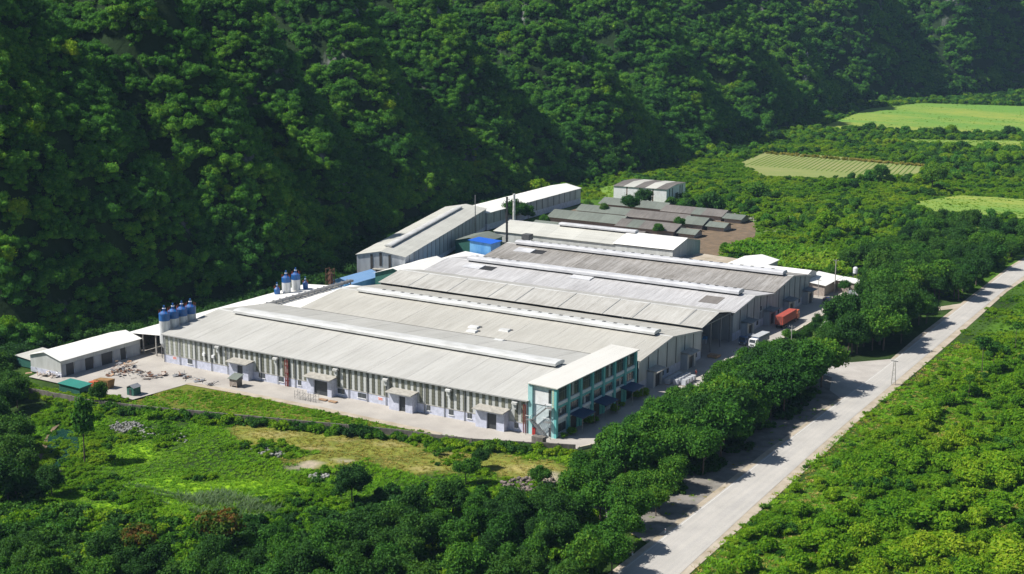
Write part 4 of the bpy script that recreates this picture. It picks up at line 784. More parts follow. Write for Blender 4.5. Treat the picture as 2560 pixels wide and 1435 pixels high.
for s_ in (-1, 1): B(-6.4, -.1, min(s_*1.1, s_*1.16), max(s_*1.1, s_*1.16), 1.0, 1.75).build('side_board', 'truck_blue', tr)
B(-6.46, -6.4, -1.1, 1.1, 1.0, 1.75).build('tail_board', 'truck_blue', tr); B(-6.2, 1.6, -.4, .4, .65, .98).build('chassis', 'hatch', tr); B(-5.2, -2.2, -.9, .9, 1.16, 2.2).build('tarped_load', 'cap', tr)
cab(tr, .1, 1.9, 2.1, .55, 2.6, 'truck_blue')
for x in (-5, -3.8, 1.):
    for y in (-.92, .92): wheel(tr, x, y, .44)
cr = thing('parked_car', 'small dark blue car at the far end of the yard', 'car', (5.2, 172, 0), rot=R(20), local=True)
MB().ext([(-2.1, -.85, .32), (2.1, -.85, .32), (2.15, -.85, .72), (1.1, -.85, .92), (.55, -.85, 1.42), (-1.2, -.85, 1.45), (-1.9, -.85, .98), (-2.15, -.85, .9)], (0, 1.7, 0)).build('body', 'car_navy', cr)
MB().ext([(1.12, -.7, .95), (.6, -.7, 1.40), (.56, -.7, 1.36), (1.08, -.7, .92)], (0, 1.4, 0)).build('windscreen', 'glass', cr)
for s_ in (-1, 1): B(-1.1, .5, min(s_*.84, s_*.865), max(s_*.84, s_*.865), .98, 1.34).build('side_window', 'glass', cr); B(2.08, 2.17, s_*.6-.16, s_*.6+.16, .55, .72).build('headlight', 'white_paint', cr)
for x in (-1.35, 1.35):
    for y in (-.78, .78): wheel(cr, x, y, .32, .2)
# person by the pallets: one skinned body
def person(loc, rot, label):
    root = thing('person', label, 'person', loc, rot=rot, local=True)
    vs_ = [(0, 0, .98), (0, 0, 1.18), (0, 0, 1.42), (0, .01, 1.52), (0, .02, 1.66), (-.19, 0, 1.40), (-.26, .03, 1.13), (-.22, .14, .93), (.19, 0, 1.40), (.27, 0, 1.13), (.27, .04, .88), (-.1, 0, .9), (-.11, .06, .5), (-.12, -.04, .09), (-.12, .1, .05), (.1, 0, .9), (.12, -.04, .5), (.13, -.12, .09), (.13, .02, .05)]
    ed = [(0, 1), (1, 2), (2, 3), (3, 4), (2, 5), (5, 6), (6, 7), (2, 8), (8, 9), (9, 10), (0, 11), (11, 12), (12, 13), (13, 14), (0, 15), (15, 16), (16, 17), (17, 18)]
    rad = [.15, .14, .16, .06, .10, .07, .05, .04, .07, .05, .04, .10, .07, .05, .04, .10, .07, .05, .04]
    me = bpy.data.meshes.new('body'); me.from_pydata(vs_, ed, []); o = bpy.data.objects.new('body', me); COL.objects.link(o); o.parent = root
    sk = o.modifiers.new('skin', 'SKIN'); lay = me.skin_vertices[0].data if me.skin_vertices else None
    if lay is None: me.skin_vertices.new() if hasattr(me.skin_vertices, 'new') else None
    lay = me.skin_vertices[0].data
    for i, r_ in enumerate(rad): lay[i].radius = (r_, r_)
    lay[0].use_root = True; o.modifiers.new('sub', 'SUBSURF').levels = 1; me.materials.append(M['cloth_red'])
    MB().lathe((0, .02, 1.58), [(.05, 0), (.1, .06), (.105, .15), (.06, .22)], 10).build('head', 'skin', root); MB().lathe((0, .0, 1.70), [(.112, -.02), (.112, .05), (.06, .12)], 10).build('hair', 'hair_black', root)
try: person((5.4, 65.6, .03), R(200), 'worker in a reddish shirt standing behind the wrapped pallets')
except Exception as ex: print('person', ex)
# ------------------------------------------------------------------ poles and posts
def lattice_pole(x, y, h, label):
    o = thing('utility_pole', label, 'utility pole', (x, y, 0))
    for s_ in (-1, 1): MB().tube((x+s_*.55, y, -.2), (x+s_*.18, y, h), .13, .09, 6).build('leg', 'concrete', o)
    for k in range(9): z = .6+k*(h-1)/9; w_ = .55-.37*z/h; MB().tube((x-w_, y, z), (x+w_, y, z+.5*(k % 2)), .06, n=5).build('rung', 'concrete', o)
    B(x-.9, x+.9, y-.08, y+.08, h-.3, h-.12).build('crossarm', 'steel', o)
    for dx in (-.8, 0, .8): MB().tube((x+dx, y, h-.12), (x+dx, y, h+.15), .06, n=6).build('insulator', 'white_paint', o)
x, y = g2(2233, 962); lattice_pole(x, y, 6.6, 'open lattice utility pole at the road edge by the driveway mouth')
def pole(x, y, h, label, r_=.14):
    o = thing('utility_pole', label, 'utility pole', (x, y, 0)); MB().tube((x, y, -.2), (x, y, h), r_, r_*.7, 8).build('shaft', 'concrete', o); B(x-.9, x+.9, y-.06, y+.06, h-.5, h-.36).build('crossarm', 'steel', o)
    for dx in (-.8, .8): MB().tube((x+dx, y, h-.36), (x+dx, y, h-.12), .05, n=6).build('insulator', 'white_paint', o)
pole(2.2, 186, 11.5, 'tall concrete pole beside the gate house', .2); pole(-.2, 176.4, 6.2, 'thin pole at the end of the rearmost hall'); pole(17.5, 104, 7.6, 'thin pole among roadside trees by the driveway'); pole(24.5, 196, 9, 'thin white pole rising from the trees beyond the gate')
for k, (px, py) in enumerate(((1663, 1332), (1581, 1388))):
    x, y = g2(px, py); o = thing('marker_post', ['short white roadside marker post nearer the trees', 'short white roadside marker post nearest the camera'][k], 'marker post', (x, y, 0)); B(x-.1, x+.1, y-.1, y+.1, -.1, .8).build('post', 'white_paint', o); B(x-.11, x+.11, y-.11, y+.11, .55, .7).build('red_band', 'red', o)
for k, (px, py) in enumerate(((2076, 842), (2088, 830))):
    x, y = g2(px, py); o, L, hw = gshed('hidden_roof', ['lower pale curved roof showing among the roadside trees', 'upper pale roof showing among the roadside trees'][k], (x-3, y-2), (x+3, y-2), (x+3, y+3), 3., 3.7, 'roof_white', 'brick_pale', 'roof', ov=.3)
x, y = 6.5, 181.5; o = thing('gate', 'grey sheet metal gate leaf at the yard end', 'gate', (x, y, 0)); B(x+2, x+5, y-.05, y+.05, .15, 2.6).build('leaf', 'cladding_grey', o); B(x+1.7, x+1.99, y-.15, y+.15, 0, 2.9).build('gate_post', 'concrete', o); B(x+5.01, x+5.3, y-.15, y+.15, 0, 2.9).build('gate_post', 'concrete', o)
# ------------------------------------------------------------------ vegetation: leaf clump meshes
_g = np.linspace(-1, 1, 4); CV, CF = [], []
for ax in range(3):
    for sg in (-1, 1):
        k0 = len(CV)
        for i in range(4):
            for j in range(4): p = [0, 0, 0]; p[ax] = sg; p[(ax+1) % 3] = _g[i]; p[(ax+2) % 3] = _g[j]*sg; CV.append(p)
        for i in range(3):
            for j in range(3): CF.append((k0+i*4+j, k0+(i+1)*4+j, k0+(i+1)*4+j+1, k0+i*4+j+1))
CV = np.array(CV, float); CV /= np.linalg.norm(CV, axis=1)[:, None]; CF = np.array(CF)
def leafquads(r_, C, N, size, droop=.25, lw=.36):
    n_ = len(C); N = N/np.linalg.norm(N, axis=1)[:, None]; T = r_.normal(size=(n_, 3)); T -= (T*N).sum(1)[:, None]*N; T /= np.linalg.norm(T, axis=1)[:, None]
    Bn = np.cross(N, T); s_ = (size*r_.uniform(.6, 1.35, n_))[:, None]; dz = np.array([0, 0, -1])*s_*droop
    V = np.stack([C-T*s_*.55+dz*.6, C+Bn*s_*lw, C+T*s_*.55+dz, C-Bn*s_*lw], 1).reshape(-1, 3)
    return V, np.arange(n_*4).reshape(-1, 4)
def crown(name, seed, rad, hc, z0, lobes, n_, leaf, mat, core=.8, jit=.16, shape='round', lobe=(.24, .52), spread=.68):
    """foliage of many small leaf faces on lumpy lobes spread through the crown"""
    r_ = np.random.default_rng(seed); cs, rs_ = [np.array([0, 0, z0+hc*.46])], [rad*.5]
    for i in range(lobes):
        a = r_.uniform(0, 6.283); t = r_.uniform(-.55, .95); q = math.sqrt(max(0, 1-t*t))*spread*rad*r_.uniform(.55, 1.25)
        if shape == 'cone': q *= 1.15-.8*(t+.55)/1.5
        if shape == 'flat': t = .2+.5*t
        cs.append(np.array([q*math.cos(a), q*math.sin(a), z0+hc*(.5+.36*t)])); rs_.append(rad*r_.uniform(*lobe))
    cs = np.array(cs); rs_ = np.array(rs_); pk = r_.choice(len(cs), n_*2, p=rs_**2/(rs_**2).sum()); D = r_.normal(size=(n_*2, 3)); D /= np.linalg.norm(D, axis=1)[:, None]
    D[:, 2] = np.where(D[:, 2] < -.35, -D[:, 2], D[:, 2])
    P_ = cs[pk]+D*(rs_[pk]*(1+r_.normal(0, jit, n_*2)))[:, None]*np.array([1, 1, min(1., hc/(2*rad)+.25)])
    ok = np.ones(len(P_), bool)
    for c_, q in zip(cs, rs_): ok &= ~(np.linalg.norm(P_-c_, axis=1) < q*.78)
    P_, D = P_[ok][:n_], D[ok][:n_]
    V, Fq = leafquads(r_, P_, D+r_.normal(0, .75, P_.shape)+np.array([0, 0, .25]), leaf)
    Vs, Fs = [V], [Fq]; k = len(V)
    for c_, q in zip(cs, rs_):
        Vs.append(c_+CV*(q*core*(1+r_.normal(0, .09, len(CV))))[:, None]*np.array([1, 1, min(1., hc/(2*rad)+.25)])); Fs.append(CF+k); k += len(CV)
    return npmesh(name, np.concatenate(Vs), np.concatenate(Fs), mat)
def thicket(name, seed, rad, lobes, lr, hr, n_, leaf, mat, core=.84, jit=.16, up_=.3):
    """a patch of canopy: many uneven lumps of foliage side by side"""
    r_ = np.random.default_rng(seed); a = r_.uniform(0, 6.283, lobes); q = rad*np.sqrt(r_.random(lobes)); st = r_.uniform(.75, 1.3)
    rs_ = r_.uniform(lr[0], lr[1], lobes)*r_.uniform(.6, 1.1, lobes); cs = np.stack([q*np.cos(a)*st, q*np.sin(a)/st, r_.uniform(hr[0], hr[1], lobes)], -1)
    pk = r_.choice(lobes, n_*2, p=rs_**2/(rs_**2).sum()); D = r_.normal(size=(n_*2, 3)); D /= np.linalg.norm(D, axis=1)[:, None]; D[:, 2] = np.where(D[:, 2] < -.3, -D[:, 2], D[:, 2])
    sq = np.array([1, 1, .85]); P_ = cs[pk]+D*(rs_[pk]*(1+np.abs(r_.normal(0, jit, n_*2))-.04))[:, None]*sq; ok = np.ones(len(P_), bool)
    for c_, q_ in zip(cs, rs_): ok &= ~(np.linalg.norm((P_-c_)/sq, axis=1) < q_*.85)
    P_, D = P_[ok][:n_], D[ok][:n_]; V, Fq = leafquads(r_, P_, D+r_.normal(0, .8, P_.shape)+np.array([0, 0, up_]), leaf); Vs, Fs = [V], [Fq]; k = len(V)
    for c_, q_ in zip(cs, rs_): Vs.append(c_+CV*(q_*core*(1+r_.normal(0, .1, len(CV))))[:, None]*sq); Fs.append(CF+k); k += len(CV)
    return npmesh(name, np.concatenate(Vs), np.concatenate(Fs), mat)
def trunk_mesh(name, seed, h, r0, top, mat='bark', limbs=4, lean=.05):
    r_ = random.Random(seed); mb = MB(); p = Vector((0, 0, -.4)); q = Vector((r_.uniform(-lean, lean)*h, r_.uniform(-lean, lean)*h, h)); mb.tube(p, q, r0, r0*.6, 7)
    for i in range(limbs):
        a = 6.283*i/limbs+r_.random(); s_ = q.lerp(p, r_.uniform(.05, .3)); e = s_+Vector((math.cos(a)*top*.55, math.sin(a)*top*.55, top*r_.uniform(.5, .9))); mb.tube(s_, e, r0*.45, r0*.15, 5)
    return mb.mesh(name, mat)
TREES = []
for i in range(5): TREES.append((crown('crown', 100+i, 4.0, 6.6, 2.6, 15+i, 3000, .5, 'leaf_tree', jit=.22, core=.76), trunk_mesh('trunk', i, 4.2, .22, 3.5)))
for i in range(3): TREES.append((crown('crown', 120+i, 4.2, 7.6, 2.4, 17, 3000, .5, 'leaf_dark', jit=.22, core=.76), trunk_mesh('trunk', 20+i, 4.5, .25, 4)))
for i in range(2): TREES.append((crown('crown', 140+i, 2.5, 6.2, 2., 9, 1100, .55, 'leaf_tree', shape='cone', core=.62, jit=.25), trunk_mesh('trunk', 30+i, 4.5, .15, 2.5)))
TREES.append((crown('crown', 150, 4.4, 5., 3.2, 12, 1800, .6, 'leaf_orange', shape='flat'), trunk_mesh('trunk', 40, 4.4, .22, 3)))
TREES.append((crown('crown', 151, 2.2, 2.6, 5.2, 7, 420, .5, 'leaf_tree', core=.4, jit=.3, shape='flat'), trunk_mesh('trunk', 41, 6.4, .10, 1.6)))
SHRUBS = [(crown('foliage', 200+i, 1.7, 2.3, .0, 12, 800, .36, 'leaf_scrub', core=.74, jit=.22), trunk_mesh('stem', 60+i, 1., .06, 1., limbs=3)) for i in range(5)]
def side(px):                                                # where along the picture a plant stands, told by things one can find
    return 'left of the pond' if px < 130 else 'below the pond' if px < 330 else 'below the maize patches' if px < 760 else 'below the dry grass' if px < 1180 else 'below the office corner' if px < 1420 else 'beside the road'
def plant(name, label, cat, group, proto, x, y, s=1., sz=None, part=('trunk', 'crown'), z=None):
    o = thing(name, label, cat, (x, y, float(gz(x, y)) if z is None else z), group, rs.uniform(0, 6.28), local=True); o.scale = (s, s, sz or s)
    share(proto[1], part[0], o); share(proto[0], part[1], o); return o
# ---- scatter of what nobody could count: points that carry instances of a few plants
def scatter(name, label, protos, P_, S, seed=0, tilt=.12):
    r_ = np.random.default_rng(seed); n_ = len(P_); me = bpy.data.meshes.new(name); me.vertices.add(n_); me.vertices.foreach_set('co', np.asarray(P_, np.float32).ravel())
    a = me.attributes.new('turn', 'FLOAT_VECTOR', 'POINT'); rot = np.stack([r_.normal(0, tilt, n_), r_.normal(0, tilt, n_), r_.uniform(0, 6.283, n_)], -1); a.data.foreach_set('vector', rot.astype(np.float32).ravel())
    a = me.attributes.new('size', 'FLOAT', 'POINT'); a.data.foreach_set('value', np.asarray(S, np.float32))
    a = me.attributes.new('pick', 'INT', 'POINT'); a.data.foreach_set('value', r_.integers(0, len(protos), n_).astype(np.int32))
    c_ = bpy.data.collections.new(name+'_kinds')
    for i, p in enumerate(protos): c_.objects.link(bpy.data.objects.new(f'{name}_kind_{i:02d}', p))
    ng = bpy.data.node_groups.new(name, 'GeometryNodeTree'); ng.interface.new_socket('Geometry', in_out='INPUT', socket_type='NodeSocketGeometry'); ng.interface.new_socket('Geometry', in_out='OUTPUT', socket_type='NodeSocketGeometry')
    N = ng.nodes; gi, gout = N.new('NodeGroupInput'), N.new('NodeGroupOutput'); ip = N.new('GeometryNodeInstanceOnPoints'); ci = N.new('GeometryNodeCollectionInfo'); ci.inputs[0].default_value = c_; ci.inputs[1].default_value = True; ci.inputs[2].default_value = True
    ip.inputs['Pick Instance'].default_value = True
    for nm, ty, sock in (('turn', 'FLOAT_VECTOR', 'Rotation'), ('size', 'FLOAT', 'Scale'), ('pick', 'INT', 'Instance Index')):
        at = N.new('GeometryNodeInputNamedAttribute'); at.data_type = ty; at.inputs[0].default_value = nm; ng.links.new(at.outputs[0], ip.inputs[sock])
    ng.links.new(gi.outputs[0], ip.inputs[0]); ng.links.new(ci.outputs[0], ip.inputs['Instance']); ng.links.new(ip.outputs[0], gout.inputs[0])
    o = bpy.data.objects.new(name, me); COL.objects.link(o); o.modifiers.new('scatter', 'NODES').node_group = ng; return tag(o, label, kind='stuff')
cv_, fv, rv, uv = (np.array(v) for v in (CAM, fw, rt, up))
def npix(P_):
    d = P_-cv_; k = d@fv; return 1280+F*(d@rv)/k, 717.5-F*(d@uv)/k, k
def seen(P_, m=60, mt=120):
    x, y, k = npix(P_); return (k > 5) & (x > -m) & (x < 2560+m) & (y > -mt) & (y < 1435+m*2)
def jgrid(x0, x1, y0, y1, st, seed, jit=.45):
    r_ = np.random.default_rng(seed); X, Y = np.meshgrid(np.arange(x0, x1, st), np.arange(y0, y1, st)); return X.ravel()+r_.uniform(-jit, jit, X.size)*st, Y.ravel()+r_.uniform(-jit, jit, X.size)*st
def flat(X, Y): return np.stack([X, Y, gz(X, Y)], -1)
KEEP = [[(-152, -14), (-143, -34), (-104, -33), (-104, -13), (-24, -14), (8, -6), (11.6, 2), (11.6, 207), (-112, 207), (-146, 130)],
        [(42.5, -130), (60, -130), (54.5, 40), (53.5, 300), (41.6, 300), (43.5, 60)], f1, f2,
        [(-182, 215), (-55, 186), (-55, 222), (-62, 240), (-60, 275), (-72, 300), (-78, 318), (-126, 325), (-126, 360), (-162, 358), (-162, 330), (-180, 320)],
        [(-168, 110), (-125, 112), (-155, 232), (-185, 230)], [(10, 88), (46, 62), (46, 116), (10, 100)]]+PLOTS
def free(X, Y, keep=KEEP):
    o = np.ones(X.shape, bool)
    for k in keep: o &= ~in_poly(X, Y, k)
    return o

# ---- forest on the mountain
HILL = [thicket('hill_canopy', 300+i, 4.4, 34, (.45, 1.6), (-.6, 2.9), 1900, .42, 'leaf_hill', core=.78, jit=.28) for i in range(8)]
pts = []
for x0, x1, y0, y1, st, sd in ((-420, -100, -160, 330, 4.0, 1), (-560, -150, 330, 760, 4.6, 2), (-700, -60, 760, 1250, 5.6, 3), (-60, 700, 1100, 1560, 6.5, 4)):
    X, Y = jgrid(x0, x1, y0, y1, st, sd, .95); Z = mount(X, Y); k = Z > 1.; P_ = np.stack([X[k], Y[k], Z[k]], -1); k = seen(P_) & (P_[:, 2] < 230); pts.append(P_[k])
P_ = np.concatenate(pts); _, _, dist = npix(P_); r_ = np.random.default_rng(5)
scatter('mountain_forest', 'dense dark green jungle covering the mountain slopes', HILL, P_, r_.uniform(.6, 1.25, len(P_))*np.where(dist > 850, 1.3, np.where(dist > 620, 1.1, 1.)), 1, .3)
EMG = [crown('emergent_tree', 340+i, 3.2, 5.2, .6, 15, 900, .5, ('leaf_hill', 'leaf_tree', 'leaf_hill', 'leaf_scrub', 'leaf_dark', 'leaf_hill')[i], core=.76, jit=.24) for i in range(6)]
k = r_.random(len(P_)) < .17; Q_ = P_[k]+np.array([0, 0, .6]); scatter('emergent_trees', 'taller mixed tree crowns standing out of the mountain jungle', EMG, Q_, r_.uniform(.5, 1.15, len(Q_))*np.where(dist[k] > 700, 1.2, 1.), 35, .15); print('forest', len(P_), len(Q_))

FOOT = [thicket('foot_canopy', 330+i, 3.6, 26, (.4, 1.4), (-.4, 2.6), 1300, .4, 'leaf_foot_shadowed', core=.78, jit=.28) for i in range(4)]
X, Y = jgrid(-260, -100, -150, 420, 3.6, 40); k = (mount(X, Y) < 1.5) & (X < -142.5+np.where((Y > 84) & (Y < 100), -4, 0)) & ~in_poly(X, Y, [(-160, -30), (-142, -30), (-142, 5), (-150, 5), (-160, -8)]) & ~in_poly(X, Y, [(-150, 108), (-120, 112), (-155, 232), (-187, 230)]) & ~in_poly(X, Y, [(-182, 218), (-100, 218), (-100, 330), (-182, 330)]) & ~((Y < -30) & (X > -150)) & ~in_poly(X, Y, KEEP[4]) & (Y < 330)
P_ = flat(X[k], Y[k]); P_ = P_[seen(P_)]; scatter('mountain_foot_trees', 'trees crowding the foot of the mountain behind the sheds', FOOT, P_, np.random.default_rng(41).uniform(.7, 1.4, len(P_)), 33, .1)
# ---- trees along the road, each one a tree
rt_lab = 'leafy green tree at the lower end of the belt, below the office corner'; rows = 0; RN = ('row nearest the yard wall', 'second row from yard', 'middle row', 'fourth row from yard', 'outermost row by the lot')
for x0, lo, hi in ((16.8, .5, .8), (21.6, .62, 1.05), (26.8, .75, 1.25), (32.2, .9, 1.4), (37., .8, 1.4)):
    y = (-14, -18, -24, -14, -6)[int((x0-15)/5)]
    while y < 93:
        if not (x0 > 24 and y > 92-(x0-24)*.9): plant('roadside_tree', f'leafy roadside belt tree, {RN[int((x0-15)/5)]}, opposite the {"office" if y < 20 else "second hall" if y < 56 else "open loading bay"}', 'tree', 'trees between yard and road', TREES[rs.choice((0, 1, 2, 3, 4, 0, 1, 2, 3, 4, 5, 6, 8, 9))], x0+rs.uniform(-2., 2.), y+rs.uniform(-2., 2.), rs.uniform(lo, hi)); rows += 1
        y += 5.0+x0*.04
for px, py in ((1450, 1215), (1500, 1240), (1560, 1270), (1440, 1270), (1500, 1310), (1550, 1330), (1430, 1330), (1600, 1265), (1600, 1210), (1540, 1190), (1600, 1318), (1648, 1272), (1555, 1375), (1505, 1400), (1530, 1435), (1690, 1225)):
    x, y = g2(px, py); plant('roadside_tree', rt_lab, 'tree', 'trees between yard and road', TREES[rs.choice((0, 1, 2, 3, 4))], x, y, rs.uniform(.7, .95))
far_lab = 'tall dark tree in the thicket beyond the driveway'; X, Y = jgrid(13, 44, 104, 205, 6.0, 12)
for x, y in zip(X, Y):
    if 42 > x > 12 and not in_poly(np.array(x), np.array(y), [(8, 88), (46, 62), (46, 114), (34, 106), (8, 102)]) and not (x > 30 and 168 < y < 190): plant('thicket_tree', f'{"low" if x < 24 and y < 172 else "tall"} dark tree beyond the driveway, {"yard side" if x < 24 else "road side" if x > 33 else "middle"}, {"near part" if y < 138 else "far part" if y > 172 else "central part"}', 'tree', 'trees beyond the driveway', TREES[rs.choice((5, 6, 7, 5, 6, 0, 2))], x, y, rs.uniform(.4, .6) if x < 24 and y < 172 else rs.uniform(.7, 1.35))
X, Y = jgrid(-2, 41, 206, 330, 7.6, 13)
for x, y in zip(X, Y):
    if x < 40 and not (x < 8 and y < 215): plant('thicket_tree', f'bushy tree left of distant road, {"close to the asphalt" if x > 28 else "behind the gate house" if x < 10 else "amid the thicket"}, {"nearer stretch" if y < 255 else "farther stretch"}', 'tree', 'trees left of the distant road', TREES[rs.choice((0, 1, 2, 5, 6, 7))], x, y, rs.uniform(.65, 1.05))
X, Y = jgrid(36, 100, 288, 400, 8.5, 14)
for x, y in zip(X, Y):
    if x > 54+max(0, (y-290))*.55 or x < 42+max(0, (y-295))*.4: plant('thicket_tree', 'round tree where the road bends out of sight', 'tree', 'trees at the road bend', TREES[rs.choice((0, 1, 2, 3))], x, y, rs.uniform(.6, .9))
# ---- trees along the bottom edge
poly = [g2(*p) for p in ((-40, 1370), (120, 1390), (260, 1425), (420, 1425), (640, 1415), (800, 1370), (960, 1335), (1080, 1290), (1240, 1290), (1390, 1310), (1440, 1370), (1470, 1430), (1440, 1520), (1300, 1640), (600, 1640), (-60, 1640))]
X, Y = jgrid(-110, 60, -170, -30, 6.1, 15); k = in_poly(X, Y, poly); nb = 0
for x, y in zip(X[k], Y[k]):
    if not seen(np.array([[x, y, 3.]]), 120)[0]: continue
    plant('foreground_tree', f'dark green tree in the {"front" if pix((x, y, 0))[1] > 1435 else "back"} of the bottom wood, {side(pix((x, y, 0))[0])}', 'tree', 'trees along the bottom edge', TREES[rs.choice((0, 1, 2, 3, 4, 5, 6, 7, 5, 6))], x, y, rs.uniform(.55, .86)); nb += 1
for (px, py), lab in (((545, 1385), 'round tree topped with orange blossom at the bottom edge'), ((345, 1400), 'smaller tree with faint orange blossom left of the other')):
    x, y = g2(px, py); plant('blossom_tree', lab, 'tree', None, TREES[10], x, y, .98 if px > 400 else .8)
x, y = g2(212, 1152); plant('pond_tree', 'tall slender lone tree beside the pond', 'tree', None, TREES[8], x, y, 1.25, 1.75)
for px, py, s_, lab in ((1165, 1210, .62, 'dark little tree standing in the dry grass'), (1200, 1170, .45, 'smaller dark tree just behind the one in dry grass'), (1352, 1220, .5, 'little tree next to the burnt rubbish heap'), (880, 1255, .8, 'broad bushy tree at the lower edge of the dry grass'), (130, 1235, .62, 'dark bushy tree overhanging the pond'), (250, 1010, .55, 'small tree in front of the teal roofed shelter'), (90, 1265, .6, 'leaning dark tree at the pond foot'), (1640, 1290, .62, 'round low tree at the road edge near the bottom')):
    x, y = g2(px, py); plant('lone_tree', lab, 'tree', None, TREES[rs.choice((0, 2, 5, 6))], x, y, s_)
for i in range(26):
    px, py = rs.uniform(-45, 62), rs.uniform(925, 1290)
    if px > 62-max(0, abs(py-1080)-120)*.25: px -= 40
    x, y = g2(px, py); plant('edge_tree', 'tall dark tree at the left edge beyond the pond', 'tree', 'dark trees at the left edge', TREES[rs.choice((5, 6, 7))], x, y, rs.uniform(.6, 1.0))
for px, py, s_, lab in ((2455, 932, 1.0, 'tall thin stemmed tree in the scrub right of the road'), (2482, 925, .7, 'shorter thin stemmed tree beside the tall one'), (2421, 992, .62, 'thin stemmed sapling nearest the camera in the scrub'), (2538, 870, .8, 'thin stemmed tree with wide top near the right edge')):
    x, y = g2(px, py); plant('thin_tree', lab, 'tree', None, TREES[11], x, y, s_*1.15, s_*1.25)
for px, py, s_, t, lab in ((1610, 522, .95, 6, 'dark tree in front of the boxy white building'), (1577, 540, 1.0, 0, 'tall tree between the farm shed rows'), (1290, 560, 1.15, 2, 'leafy tree beside the white chimney'), (1320, 555, .8, 1, 'lower leafy tree right of the white chimney'), (1470, 530, .6, 3, 'round bush tree by the third farm shed'), (1510, 540, .55, 5, 'round tree left of the tall farm tree'), (1430, 510, .6, 5, 'small tree before the very long white shed'), (1360, 570, .6, 0, 'round tree behind the storage hall'), (1437, 622, .55, 1, 'bush showing above the rearmost hall roof'), (1870, 530, .6, 6, 'dark tree at the right end of the farm sheds'), (1700, 575, .6, 2, 'leafy bush at the near corner of farm yard'), (1645, 590, .55, 1, 'bush at the end of the nearest farm shed'),
                           (2330, 480, 1.55, 0, 'large bright rounded tree beside the crop field'), (2200, 455, 1.0, 1, 'bright round tree at the front edge of crop field'), (2075, 700, .55, 3, 'bright green little tree by the gate house'), (2110, 735, .5, 2, 'bushy tree at the gate'), (2440, 715, 1.05, 6, 'broad dark tree leaning to the distant road')):
    x, y = g2(px, py); plant('valley_tree', lab, 'tree', None, TREES[t], x, y, s_)
for i, (x, y, s_) in enumerate(((1.2, 1.8, .5), (1.6, 4.6, .7), (1.2, 13.6, .75), (1.8, 15.6, .6), (2.2, 25.4, .8), (1.4, 27.2, .5), (1.4, 30.4, .5), (1.6, 38.9, .75), (1.9, 41.6, .7), (1.3, 43.4, .6))): plant('office_shrub', 'clipped dark shrub along the foot of the teal office front', 'shrub', 'shrubs along the office front', SHRUBS[i % 5], x, y, s_, part=('stem', 'foliage'), z=.03)
# ---- shrubs right of the road
X, Y = jgrid(59, 118, -75, 120, 6.4, 16); ns = 0
for x, y in zip(X, Y):
    if seen(np.array([[x, y, 1.]]))[0] and x > 58.5: plant('roadside_shrub', f'bright shrub right of the road, {"at the verge" if x < 68 else "far from the road" if x > 92 else "amid the scrub"}, {"near the bottom edge" if y < -25 else "facing the tree belt" if y < 55 else "facing the driveway mouth"}', 'shrub', 'shrubs right of the road', SHRUBS[rs.randrange(5)], x, y, rs.uniform(.6, 1.7)*min(1, .45+(x-58)/22), part=('stem', 'foliage')); ns += 1
print('trees', rows, nb, 'shrubs', ns)
for i in range(30):
    px, py = rs.uniform(2050, 2570), rs.uniform(1020, 1440); x, y = g2(px, py)
    if x > 63: plant('roadside_shrub', 'large rounded shrub standing above the scrub at lower right', 'shrub', 'large shrubs at lower right', SHRUBS[rs.randrange(5)], x, y, rs.uniform(1.5, 2.5), rs.uniform(1.1, 1.7), part=('stem', 'foliage'))
BUSH = [thicket('bush', 210+i, 1.5, 13, (.3, .8), (.1, 1.1), 620, .34, 'leaf_scrub', jit=.22) for i in range(5)]; BUSHD = [thicket('bush', 220+i, 1.5, 11, (.35, .9), (.1, 1.3), 520, .36, 'leaf_dark' if i % 2 else 'leaf_tree', jit=.22) for i in range(4)]
LOW = [thicket('low_bush', 230+i, 1.7, 14, (.25, .55), (-.1, .35), 520, .34, 'leaf_scrub', jit=.3, up_=.7) for i in range(4)]
X, Y = jgrid(52, 175, -95, 420, 1.75, 17); k = in_poly(X, Y, [(59.4, -100), (56.6, -20), (54.6, 25), (53.2, 130), (52.2, 255), (57, 300), (110, 425), (180, 425), (180, -100)]); X, Y = X[k], Y[k]; P_ = flat(X, Y); k = seen(P_) & (fbm(X, Y, 10, 46) > np.where(Y > 130, 0, .37+.08*(X < 64))); P_ = P_[k]; r_ = np.random.default_rng(6)
edge = np.clip((P_[:, 0]-50)/16, .5, 1); scatter('roadside_scrub', 'tangled bright green scrub filling the land right of the road', LOW+BUSH+BUSHD[:1], P_, r_.uniform(.35, 1.25, len(P_))*edge*np.clip(2.6*fbm(P_[:, 0], P_[:, 1], 11, 45)-.55, .35, 1.7), 2); print('scrub', len(P_))
# ---- woods and bushes of the valley
VT = [crown('valley_wood', 320+i, 3.6, 5.0, .2, 15, 750, .66, ('leaf_tree', 'leaf_dark', 'leaf_scrub', 'leaf_hill', 'leaf_scrub')[i], core=.78, jit=.2) for i in range(5)]
X, Y = jgrid(-240, 160, 206, 1200, 5.2, 18); k = free(X, Y) & (mount(X, Y) < 0) & ~((X > 40) & (X < 100) & (Y < 400)) & ~((X > -60) & (X < 13) & (Y < 265) & (Y > 190)); X, Y = X[k], Y[k]
k = (fbm(X, Y, 38, 52) > .53) | (Y > 640); X, Y = X[k], Y[k]; P_ = flat(X, Y); k = seen(P_); P_ = P_[k]; r_ = np.random.default_rng(8)
sz = r_.uniform(.28, .8, len(P_))*np.where(r_.random(len(P_)) < .07, 1.7, 1.)*(.6+.75*fbm(P_[:, 0], P_[:, 1], 40, 53)); scatter('valley_woodland', 'mixed woodland and bushes spread over the valley behind the factory', VT, P_, sz, 3); print('valley', len(P_))
